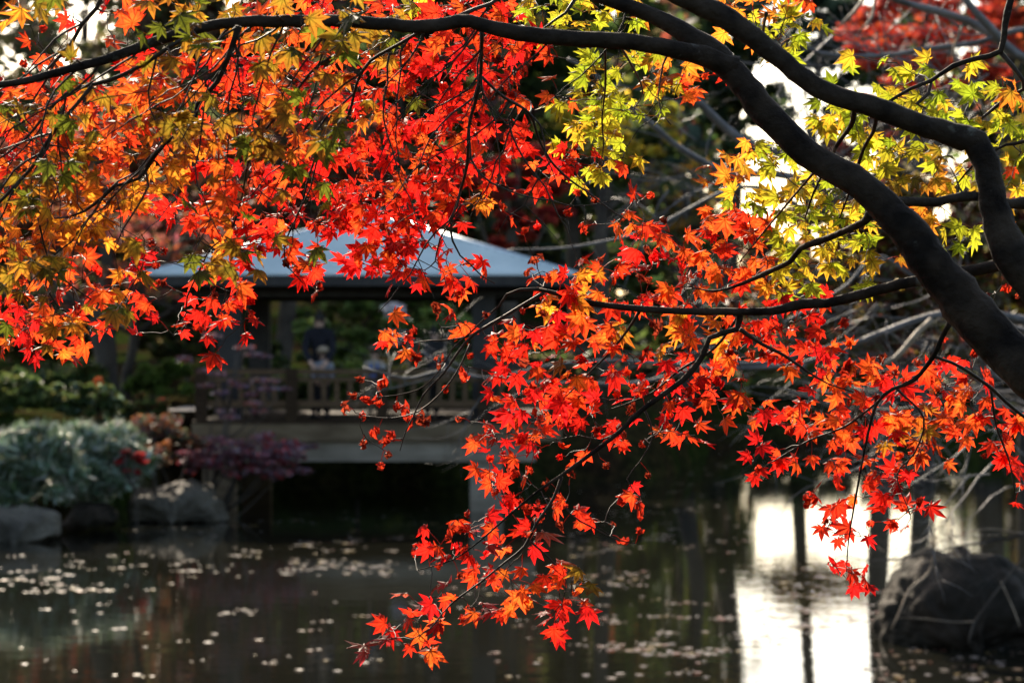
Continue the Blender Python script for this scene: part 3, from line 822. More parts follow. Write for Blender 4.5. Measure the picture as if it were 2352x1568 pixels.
def person(loc, h, label, top, legs, hair=None, hat=None, sleeve=None, bib=None, lean=0.0, arms='rail', rot=0.0, coat=False):
    """standing figure facing the camera (-Y), feet at loc"""
    root = empty('person', loc, label, 'person', 'people in the pavilion')
    root.rotation_euler = (0, 0, rot)
    s = h / 1.65
    k = 1.0 if h > 1.3 else 0.86
    hd = h * (0.128 if h > 1.3 else 0.165)         # head height
    zs = h - hd * 1.28                              # shoulder height
    zh = h * .50
    sw = h * (0.106 if h > 1.3 else .108)
    le = lean
    V_ = [(0, 0, zh), (0, -le * .4, zh + (zs - zh) * .45), (0, -le * .9, zs - .03 * s), (0, -le * 1.0, zs + .05 * s), (0, -le * 1.15 - .01, h - hd * .5)]
    E_ = [(0, 1), (1, 2), (2, 3), (3, 4)]
    rad = [(.115 * s, .09 * s), (.095 * s, .07 * s), (.085 * s, .06 * s), (.048 * s, .048 * s), (hd * .40, hd * .46)]
    for sg in (-1, 1):
        b0 = len(V_)
        V_ += [(sg * sw, -le * .9, zs - .02 * s), (sg * (sw + .05 * s), -le * .9 - .06 * s, zs - .28 * s)]
        if arms == 'rail':
            V_ += [(sg * (sw - .02 * s), -le - .26 * s, zs - .42 * s), (sg * (sw - .06 * s), -le - .33 * s, zs - .45 * s)]
        elif arms == 'front':
            V_ += [(sg * (sw - .05 * s), -le - .20 * s, zs - .48 * s), (sg * (sw - .09 * s), -le - .27 * s, zs - .53 * s)]
        else:
            V_ += [(sg * (sw + .05 * s), -le * .9 - .10 * s, zs - .52 * s), (sg * (sw + .04 * s), -le - .12 * s, zs - .60 * s)]
        E_ += [(2, b0), (b0, b0 + 1), (b0 + 1, b0 + 2), (b0 + 2, b0 + 3)]
        rad += [.062 * s, .048 * s, .036 * s, .034 * s]
        l0 = len(V_)
        V_ += [(sg * .085 * s, 0, zh - .06 * s), (sg * .095 * s, -.01, zh * .54), (sg * .10 * s, .01, .09 * s), (sg * .11 * s, -.11 * s, .045 * s)]
        E_ += [(0, l0), (l0, l0 + 1), (l0 + 1, l0 + 2), (l0 + 2, l0 + 3)]
        rad += [.085 * s, .06 * s, .04 * s, (.04 * s, .035 * s)]
    body = skin_mesh('body', V_, E_, rad, M['skin'], root)
    # jacket or shirt
    a0, a1 = 5, 13
    jv = [V_[i] for i in (0, 1, 2, 3)]; je = [(0, 1), (1, 2), (2, 3)]; jr = [(.15 * s, .12 * s), (.14 * s, .11 * s), (.15 * s, .115 * s), (.08 * s, .075 * s)]
    if coat:
        jv[0] = (0, 0, zh - .1 * s); jr[0] = (.165 * s, .13 * s)
    for base in (5, 13):
        b0 = len(jv)
        jv += [V_[base], V_[base + 1], V_[base + 2]]
        je += [(2, b0), (b0, b0 + 1), (b0 + 1, b0 + 2)]
        jr += [.078 * s, .064 * s, .05 * s]
    skin_mesh('jacket' if coat else 'shirt', jv, je, jr, top, root)
    tv = [(0, .0, zh + .03)]; te = []; tr = [(.14 * s, .11 * s)]
    for base in (9, 17):
        b0 = len(tv)
        tv += [V_[base], V_[base + 1], V_[base + 2]]
        te += [(0, b0), (b0, b0 + 1), (b0 + 1, b0 + 2)]
        tr += [.10 * s, .075 * s, .056 * s]
    skin_mesh('trousers', tv, te, tr, legs, root)
    off = o_loc[root.name]
    hc = Vector(V_[4]) + off
    for base in (9, 17):
        f = Vector(V_[base + 3]) + off
        mb_ = MB(); ball(mb_, (f.x, f.y + .03 * s, f.z), (.052 * s, .13 * s, .045 * s)); mb_.build('shoe', M['blackcloth'], root, smooth=True)
    # hands: palm, four unequal bent fingers and a thumb leaving the side of the palm
    for base, sg in ((5, -1), (13, 1)):
        w0 = Vector(V_[base + 2]) + off; w1 = Vector(V_[base + 3]) + off
        d = (w1 - w0).normalized()
        sd = Vector((1, 0, 0)); sd = (sd - d * sd.dot(d)).normalized(); dn = d.cross(sd)
        if dn.z > 0: dn = -dn
        hs = .085 * s
        hb = MB(); ball(hb, w1 + d * hs * .25, (hs * .50, hs * .45, hs * .28))
        for q, (o_, ln) in enumerate(((-.36, .72), (-.12, .86), (.12, .82), (.36, .64))):
            a_ = w1 + d * hs * .55 + sd * o_ * hs; b2 = a_ + d * hs * ln * .5 + dn * hs * .08; c2 = b2 + d * hs * ln * .30 + dn * hs * ln * .34
            hb.tube([a_, b2, c2], [hs * .105, hs * .095, hs * .07], sides=6)
        a_ = w1 + d * hs * .1 - sd * sg * hs * .42; b2 = a_ + (d * .5 - sd * sg * .45) * hs * .5; c2 = b2 + (d * .8 + dn * .3) * hs * .35
        hb.tube([a_, b2, c2], [hs * .13, hs * .11, hs * .08], sides=6)
        hb.build('hand', M['skin'], root, smooth=True)
    # face
    mb_ = MB(); ball(mb_, (hc.x, hc.y - hd * .49, hc.z - hd * .06), (hd * .07, hd * .09, hd * .12)); mb_.build('nose', M['skin'], root, smooth=True)
    for sg in (-1, 1):
        mb_ = MB(); ball(mb_, (hc.x + sg * hd * .16, hc.y - hd * .42, hc.z + hd * .03), (hd * .07, hd * .05, hd * .04)); mb_.build('eye', M['hair'], root, smooth=True)
        mb_ = MB(); ball(mb_, (hc.x + sg * hd * .40, hc.y, hc.z - hd * .03), (hd * .05, hd * .10, hd * .14)); mb_.build('ear', M['skin'], root, smooth=True)
    mb_ = MB(); ball(mb_, (hc.x, hc.y - hd * .42, hc.z - hd * .25), (hd * .13, hd * .05, hd * .03)); mb_.build('mouth', M['brownhat'], root, smooth=True)
    hm = hair or M['hair']
    mb_ = MB(); ball(mb_, (hc.x, hc.y + hd * .22, hc.z + hd * .24), (hd * .43, hd * .44, hd * .40)); mb_.build('hair', hm, root, smooth=True)
    if coat:
        mb_ = MB(); ball(mb_, (hc.x, hc.y + hd * .2, hc.z + hd * .62), (hd * .22, hd * .22, hd * .24)); mb_.build('hair_bun', hm, root, smooth=True)
        mb_ = MB(); ball(mb_, (hc.x, hc.y + hd * .28, hc.z - hd * .3), (hd * .46, hd * .28, hd * .6)); mb_.build('long_hair', hm, root, smooth=True)
    if hat:
        mb_ = MB(); ball(mb_, (hc.x, hc.y + .01, hc.z + hd * .40), (hd * .50, hd * .52, hd * .36)); hc_ = mb_.build('hat', hat, root, smooth=True)
        mb_ = MB(); ball(mb_, (hc.x, hc.y, hc.z + hd * .30), (hd * .74, hd * .76, hd * .05)); mb_.build('brim', hat, hc_, smooth=True)
    mb_ = MB(); ball(mb_, (off.x, off.y - le, off.z + zs + .035 * s), (.095 * s, .085 * s, .075 * s)); mb_.build('collar', top, root, smooth=True)
    if bib:
        mb_ = MB()
        for sg in (-1, 1):
            mb_ = MB(); ball(mb_, (off.x + sg * .075 * s, off.y - .125 * s - le * .7, off.z + zs - .16 * s), (.035 * s, .02 * s, .18 * s)); mb_.build('overall_strap', bib, root, smooth=True)
        mb_ = MB(); ball(mb_, (off.x, off.y - .115 * s - le * .5, off.z + zs - .36 * s), (.12 * s, .035 * s, .14 * s)); mb_.build('overall_bib', bib, root, smooth=True)
    if sleeve:
        b0 = 13
        pv_ = [V_[b0], V_[b0 + 1], V_[b0 + 2]]
        skin_mesh('striped_sleeve', pv_, [(0, 1), (1, 2)], [.088 * s, .074 * s, .06 * s], sleeve, root)
    return root


PY = 35.62
def feet(v): return Vector((X(v, PY), PY, deck_z + .004))
person(feet(735), 1.56, 'adult in dark navy jacket with black hair bun leaning over the railing', M['navy'], M['blackcloth'], lean=.10, arms='front', coat=True)
person(feet(744) + Vector((0, -.13, 0)), 1.05, 'small child in pale grey top standing before the dark clad adult', M['greycloth'], M['navy'], hat=M['tanhat'], arms='rail')
person(feet(860), 1.07, 'child in brown hat and blue overalls with one striped sleeve', M['beige'], M['beige'], hat=M['brownhat'], sleeve=M['stripe'], bib=M['bluecloth'], arms='rail')
person(feet(992), 1.34, 'person in black clothes turned sideways at the middle of the railing', M['blackcloth'], M['blackcloth'], coat=True, arms='front', lean=.06, rot=R(40))

# ------------------------------------------------------------------ leafless tree over the pond at the right
BY = 13.5
bbase = Vector((4.15, 14.2, float(ground_h(np.array(4.15), np.array(14.2)))))
bare = empty('bare_tree', bbase, 'leafless grey barked tree leaning in from the right over the pond', 'tree')
tb = MB()
tr_pts = [(bbase.x, bbase.y, bbase.z - .15, .17), (4.05, 14.1, 1.3, .14), (3.75, 13.9, 2.2, .12), (3.65, 13.6, 3.2, .10), (3.5, 13.5, 4.2, .08)]
tsp = spline(tr_pts, .1)
tb.tube([q[:3] for q in tsp], [q[3] for q in tsp], sides=9, rough=.06)
tb.build('trunk', M['greybark'], bare, smooth=True)
BL = [
    ([(2660, 900, 34), (2500, 790, 30), (2352, 735, 27), (2260, 722, 25), (2160, 722, 23), (2050, 755, 20), (1940, 800, 17), (1850, 832, 13), (1760, 838, 10), (1650, 831, 8)], 13.6, 13.2),
    ([(2600, 330, 34), (2480, 220, 30), (2352, 135, 28), (2291, 91, 26), (2241, 54, 26), (2174, 30, 24), (2106, 13, 22), (2039, -7, 20)], 13.5, 13.2),
    ([(2352, 135, 24), (2310, 110, 26), (2285, 77, 26), (2241, 34, 24), (2207, -17, 22)], 13.3, 13.1),
    ([(2600, 120, 24), (2480, 70, 20), (2352, 67, 18), (2241, 98, 17), (2140, 111, 16), (2039, 128, 15), (1955, 131, 14), (1888, 125, 12), (1837, 101, 10), (1790, 70, 7)], 13.5, 13.0),
    ([(2680, 1000, 28), (2480, 800, 24), (2352, 760, 20), (2150, 720, 16)], 14, 13.4),
    ([(1305, 135, 10), (1356, 162, 12), (1440, 239, 15), (1491, 279, 17), (1568, 343, 19), (1676, 397, 22), (1790, 402, 24), (1940, 440, 26), (2060, 540, 28), (2180, 690, 30), (2360, 850, 32), (2640, 960, 36)], 12.6, 13.8),
    ([(1560, 190, 16), (1612, 242, 24), (1669, 296, 26), (1730, 335, 28), (1850, 370, 30), (1990, 450, 30), (2100, 560, 30), (2210, 700, 32), (2380, 860, 34), (2640, 980, 36)], 13.0, 13.8),
    ([(1164, 574, 6), (1289, 570, 8), (1390, 554, 9), (1484, 530, 10), (1568, 488, 11), (1662, 441, 12), (1740, 430, 14), (1830, 470, 16)], 12.8, 13.2),
    ([(834, 843, 5), (902, 863, 7), (952, 867, 8), (1020, 850, 9), (1100, 866, 10), (1154, 877, 11), (1300, 880, 11), (1470, 878, 12), (1645, 835, 13), (1736, 835, 13), (1820, 816, 14), (1904, 799, 15), (1990, 780, 16)], 12.6, 13.2),
    ([(968, 806, 6), (1020, 840, 8), (1090, 866, 9), (1160, 862, 9), (1280, 836, 10), (1420, 828, 10), (1560, 838, 11), (1660, 846, 12), (1850, 840, 12)], 12.6, 13.1),
    ([(1800, 740, 8), (1870, 700, 9), (1950, 650, 9), (1990, 600, 10), (2035, 590, 10), (2100, 640, 12), (2180, 690, 13)], 13.1, 13.4),
    ([(2005, 610, 8), (2030, 596, 9), (1995, 650, 9), (1968, 690, 9)], 13.1, 13.1),
]
for pts, y0, y1 in BL:
    s = trace(pts, y0, y1, step=.06, wob=.02)
    lb = MB(); lb.tube([q[:3] for q in s], [max(.003, q[3] * .78) for q in s], sides=7, rough=.08)
    lb.build('limb', M['greybark'], bare, smooth=True)
# tan sunlit dead limbs
for pts in ([(2140, 735, 15), (2106, 766, 14), (2056, 823, 13), (2005, 840, 11), (1960, 842, 7)], [(1990, -10, 8), (1960, 30, 9), (1925, 62, 5)], [(2010, -10, 7), (2002, 40, 7), (1975, 70, 4)], [(2280, 300, 5), (2230, 190, 7), (2190, 130, 7), (2210, 60, 6)]):
    s = trace(pts, 13.1, 13.0, step=.05, wob=.01)
    lb = MB(); lb.tube([q[:3] for q in s], [max(.004, q[3]) for q in s], sides=7, rough=.1)
    lb.build('limb', M['tanbark'], bare, smooth=True)
tw = MB()
for (x0, x1, y0, y1, n, dx) in ((1880, 2400, 640, 1010, 46, -1), (1850, 2380, 60, 330, 40, -1), (1950, 2380, 130, 480, 26, -1), (1420, 1750, 120, 480, 16, -1), (1000, 1250, 830, 900, 8, -1), (1600, 1900, 760, 880, 14, -1), (2000, 2400, 960, 1180, 16, -1)):
    for i in range(n):
        p_ = P(rnd.uniform(x0, x1), rnd.uniform(y0, y1), rnd.uniform(12.8, 16.5))
        fork(tw, p_, (dx * rnd.uniform(.3, 1), rnd.gauss(0, .4), rnd.gauss(0, .5)), rnd.uniform(.3, .6), rnd.uniform(.004, .008), 2, spread=.6, sides=4)
o = tw.build('twigs', M['greybark'], bare, smooth=True)
tag(o, kind='stuff')

dead = empty('dead_branch', P(2380, 1290, 18.6), 'dead fallen branch with bare twigs lying across the dark boulder', 'branch')
for pts in ([(2420, 1210, 14), (2352, 1228, 12), (2275, 1242, 11), (2174, 1259, 9), (2073, 1282, 7), (1989, 1284, 5), (1930, 1275, 3)],
            [(2420, 1215, 12), (2352, 1282, 10), (2308, 1333, 9), (2241, 1427, 8), (2224, 1474, 7)],
            [(2150, 1262, 7), (2133, 1316, 9), (2090, 1353, 9), (2069, 1400, 8), (2049, 1444, 6)],
            [(2352, 1225, 8), (2250, 1215, 6), (2120, 1262, 6), (2040, 1310, 4)],
            [(2241, 1427, 6), (2190, 1428, 5), (2120, 1420, 4), (2060, 1418, 3)],
            [(2300, 1335, 5), (2330, 1400, 5), (2345, 1440, 4)]):
    s = trace(pts, 18.7, 18.5, step=.06, wob=.02)
    lb = MB(); lb.tube([q[:3] for q in s], [max(.003, q[3] * .6) for q in s], sides=6, rough=.1)
    lb.build('limb', M['farbark' if pts[0][1] < 1220 else 'tanbark'], dead, smooth=True)
tw = MB()
for i in range(22):
    p_ = P(rnd.uniform(2030, 2400), rnd.uniform(1215, 1300), rnd.uniform(18.3, 18.9))
    fork(tw, p_, (-rnd.uniform(.4, 1), rnd.gauss(0, .3), rnd.gauss(-.1, .35)), rnd.uniform(.25, .5), .004, 2, spread=.5, sides=4)
tag(tw.build('twigs', M['farbark'], dead, smooth=True), kind='stuff')

# ------------------------------------------------------------------ leaves floating on the pond
def float_leaf(cx_, cy_, s, an, cup):
    """a small lobed leaf lying on the water, its lobes lifted a little"""
    vs = [(cx_, cy_, .004)]; L = 7
    for i in range(2 * L):
        a = an + 2 * math.pi * i / (2 * L)
        r = s * (1 if i % 2 == 0 else .52) * (0.85 + .3 * ((i * 37 % 11) / 11))
        vs.append((cx_ + math.cos(a) * r, cy_ + math.sin(a) * r, .004 + cup * s * (1.0 if i % 2 == 0 else .35)))
    return vs, [(0, i + 1, (i + 1) % (2 * L) + 1) for i in range(2 * L)]


FT = [(0.45, 0.36, 0.30), (0.52, 0.45, 0.40), (0.36, 0.22, 0.16), (0.55, 0.38, 0.14), (0.34, 0.12, 0.08), (0.48, 0.42, 0.40), (0.25, 0.16, 0.10), (0.5, 0.42, 0.36)]
M['floatleaf'] = leaf_mat('floating_leaf', trans=0.3, refl=0.6, rough=0.34, vein=False, spec=0.6, blotch=20)
spots = []
# drifts: (vx, vy, half width, half height, leaves)
DR = [(120, 1315, 170, 22, 80), (330, 1312, 130, 14, 40), (470, 1310, 90, 9, 40), (90, 1335, 120, 12, 30), (180, 1350, 200, 14, 60), (560, 1278, 60, 3, 14), (430, 1195, 160, 12, 60), (690, 1195, 90, 4, 40),
      (760, 1295, 130, 12, 110), (860, 1310, 120, 10, 90), (700, 1315, 70, 5, 30), (560, 1402, 50, 4, 14), (240, 1388, 30, 3, 10), (300, 1278, 100, 6, 24), (640, 1250, 220, 10, 30), (830, 1262, 120, 8, 40), (880, 1240, 90, 5, 40), (960, 1205, 120, 6, 30),
      (1480, 1185, 200, 16, 120), (1420, 1260, 140, 14, 70), (1500, 1235, 120, 10, 60), (1440, 1325, 90, 12, 90), (1400, 1342, 120, 7, 50), (1480, 1378, 140, 8, 36), (1400, 1420, 90, 8, 22), (1450, 1488, 150, 7, 120), (1600, 1500, 130, 7, 80), (1780, 1430, 110, 9, 70), (1640, 1420, 80, 6, 40), (1840, 1300, 120, 10, 90), (1900, 1360, 130, 14, 160), (1800, 1400, 140, 10, 120), (1880, 1440, 110, 10, 100), (1760, 1470, 90, 8, 60), (1560, 1452, 80, 5, 22),
      (1940, 1385, 140, 20, 140), (1830, 1345, 90, 12, 50), (1960, 1420, 100, 12, 60), (1740, 1370, 80, 8, 24), (1700, 1250, 90, 20, 40), (1900, 1320, 100, 14, 50), (2140, 1480, 110, 12, 60), (2230, 1520, 120, 16, 60), (2300, 1555, 90, 14, 40), (2080, 1545, 160, 20, 60), (2260, 1490, 110, 10, 40),
      (1600, 1540, 200, 16, 24), (1200, 1430, 200, 20, 20), (1150, 1520, 250, 30, 14), (400, 1450, 400, 40, 30), (250, 1530, 240, 20, 14), (800, 1430, 250, 40, 24), (700, 1520, 260, 30, 12), (1500, 1130, 300, 30, 120), (2000, 1120, 350, 40, 160), (1900, 1060, 420, 20, 120), (900, 1180, 200, 10, 40), (620, 1215, 300, 20, 50), (1300, 1380, 120, 10, 20), (1000, 1395, 140, 12, 22), (1080, 1355, 120, 8, 24)]
for vx, vy, hw, hh, n in DR:
    for i in range(int(n * .27)):
        a = vx + rnd.gauss(0, .5) * hw; b_ = vy + rnd.gauss(0, .8) * hh
        if b_ < 1035: continue
        Y = CAMZ * FV / (b_ - 784)
        q = P(a, b_, Y)
        if ground_h(np.array(q.x), np.array(q.y)) > -.1: continue
        if abs(a - 2200) < 195 and b_ < 1472 and Y > 19.4 and Y < 21: continue
        if a < 545 and b_ < 1200: continue
        if a < 160 and b_ < 1245: continue
        k_ = rnd.choice((1, 1, 2, 2, 3))
        for j_ in range(k_):
            spots.append((q.x + (j_ - k_ / 2) * rnd.uniform(.05, .08), q.y + rnd.gauss(0, .04)))
# loose leaves everywhere
for i in range(100):
    b_ = 1080 + 480 * rnd.random() ** .8; a = rnd.uniform(-20, 2370)
    Y = CAMZ * FV / (b_ - 784); q = P(a, b_, Y)
    if ground_h(np.array(q.x), np.array(q.y)) > -.1 or (a < 545 and b_ < 1200) or (a < 160 and b_ < 1245) or (2000 < a and 1255 < b_ < 1475): continue
    spots.append((q.x, q.y))
spots.sort(key=lambda q: q[1])
protos = []
for i in range(8):
    mb_ = MB(); vs, fs = float_leaf(0, 0, 1.0, rnd.random() * 6, rnd.uniform(.01, .10))
    c_ = FT[i % len(FT)]
    mb_.add(vs, fs, c=c_)
    protos.append(mb_)
pm = []
for mb_ in protos:
    o = mb_.build('floating_leaf', M['floatleaf'])
    pm.append(o.data)
    bpy.data.objects.remove(o)
rest = MB()
for i, (x_, y_) in enumerate(spots):
    s = .016 + .036 * rnd.random() ** 1.5
    if i < 300:
        o = bpy.data.objects.new('floating_leaf', pm[rnd.randrange(8)])
        o.location = (x_, y_, .003 + .0004 * (i % 12)); o.scale = (s, s, s); o.rotation_euler = (rnd.gauss(0, .02), rnd.gauss(0, .02), rnd.random() * 6.3)
        col.objects.link(o)
        tag(o, 'small pale fallen leaf floating on the dark pond', 'leaf', 'fallen leaves floating on the pond')
    else:
        vs, fs = float_leaf(x_, y_, s, rnd.random() * 6, rnd.uniform(.01, .10))
        c_ = rnd.choice(FT); k = rnd.uniform(.8, 1.2)
        rest.add(vs, fs, c=tuple(min(1, q * k) for q in c_))
tag(rest.build('floating_leaves', M['floatleaf']), 'drifts of pale fallen leaves floating farther out on the pond', 'leaves', kind='stuff')

# ------------------------------------------------------------------ the maple in front
MAP = """
yDd.rmrDDDDrmDRRDMRGROORGGGGGgy..yYYYO..........
yc.R..odgD.mOMDRDDDrRRRRRGGGGg...y.GGGg.........
.r...rryDDmMODMDDDDRORRRRR.gg.G....yGg..........
rroR.rOMMoRRMMROMRORrRRRRo.GGgYYYoO....g.gGg.g.y
RMMMROMYMOOOOMROROORrRRRRooGG.GGO......GgGggGGGY
MOOOMMMDDrOOMDRMRYRRRRRr..GGGGG.......GGG.GGGG.G
ROMOOOMMDMMMDMmDRRRRrRRRR.GGG.........GGGGg...GG
RMMDMOmoYYmODMRRRRRORRRRRrRRGg....YGG...GGGGDG.g
OMDMMOYyYRMRrRrRRRORRRRR.oRGGr...YY.gGG..GDDGG.o
MDYYYYYrRRMRrRrRRRRRRRYCrr.C.oc...GGGGGGG......g
YYYYY.rRRRMRRRRRRRRRRr..rrccoOOc.OOOGGGGG..Y...y
MMYYY.rc..YRRRrrrRRRr...c....RROOOOOGGGGG...Gg..
MDDO..Rr.RRRccR.RRORoRr.cc.rRRRROOOOGGGGG.y....g
DMOoRYRC.RRR..Rc..Rr.R...ORYRCCOOORYGGr.G......c
ROMRMDR.rrRR.........Rc.cYRYOOOOOorrrRR.......cc
RRMYR.rrRRRR......OccO..ORROOYCYOYORRRRC........
RRMR.....r........O...cRRMOOOCrYOYrRRrRO....cc..
.r..............c..ccc.RRRMRRR.RROOCOcRCOCrRRRC.
................cc..c..RRRRRrRRRRRO...OOCRROOOr.
................cccccc.rRRRrrc.RR.OO.OOOOOOMOORR
.................CCC..RRROrRRR.OR...ROCORYOMMOOO
.................CC...RrRrRr..r....RRORROOROo.RR
......................RRRcc.c.c....R...RORR....R
.......................RCRr..R.......CRROR.R...R
.....................RRRCCCRCC........RRcRR.....
....................RRPRRPc..C.........rr.......
...................cCRRcR.O............Rr.......
....................PcRO OOD............R........
...................PRRPOO.RR....................
..................RRRco..RR.....................
.................PPOO...........................
................................................
""".strip('\n').split('\n')
MAP = [r_.replace(' ', '.') for r_ in MAP]
CELL = 49.0

PAL = {
    'R': [((0.88, 0.024, 0.014), (0.86, 0.018, 0.014)), ((0.90, 0.055, 0.018), (0.88, 0.026, 0.014)), ((0.80, 0.018, 0.016), (0.76, 0.014, 0.016)), ((0.90, 0.10, 0.02), (0.88, 0.04, 0.015))],
    'O': [((0.90, 0.20, 0.025), (0.88, 0.08, 0.018)), ((0.90, 0.13, 0.02), (0.88, 0.06, 0.016)), ((0.88, 0.16, 0.025), (0.88, 0.08, 0.018)), ((0.86, 0.05, 0.015), (0.84, 0.03, 0.015))],
    'Y': [((0.78, 0.32, 0.03), (0.86, 0.16, 0.022)), ((0.84, 0.40, 0.035), (0.86, 0.22, 0.025)), ((0.50, 0.30, 0.025), (0.72, 0.16, 0.02))],
    'M': [((0.40, 0.20, 0.02), (0.60, 0.11, 0.018)), ((0.70, 0.17, 0.025), (0.84, 0.08, 0.018)), ((0.88, 0.13, 0.022), (0.86, 0.06, 0.016)), ((0.88, 0.08, 0.02), (0.86, 0.035, 0.015)), ((0.26, 0.20, 0.018), (0.44, 0.13, 0.02)), ((0.86, 0.22, 0.025), (0.86, 0.10, 0.02))],
    'D': [((0.22, 0.19, 0.018), (0.34, 0.17, 0.02)), ((0.30, 0.22, 0.022), (0.42, 0.17, 0.02)), ((0.12, 0.15, 0.015), (0.15, 0.16, 0.016)), ((0.34, 0.22, 0.022), (0.5, 0.16, 0.02))],
    'G': [((0.40, 0.44, 0.025), (0.46, 0.44, 0.03)), ((0.50, 0.48, 0.03), (0.56, 0.42, 0.03)), ((0.28, 0.38, 0.022), (0.36, 0.40, 0.025)), ((0.58, 0.48, 0.03), (0.70, 0.34, 0.03))],
    'C': [((0.55, 0.035, 0.014), (0.40, 0.025, 0.012)), ((0.66, 0.05, 0.016), (0.45, 0.03, 0.014)), ((0.36, 0.05, 0.02), (0.25, 0.03, 0.014))],
    'P': [((0.60, 0.06, 0.05), (0.55, 0.05, 0.06)), ((0.50, 0.16, 0.06), (0.5, 0.08, 0.06))],  # red leaves, purple of light on their upper faces put into the colour
}
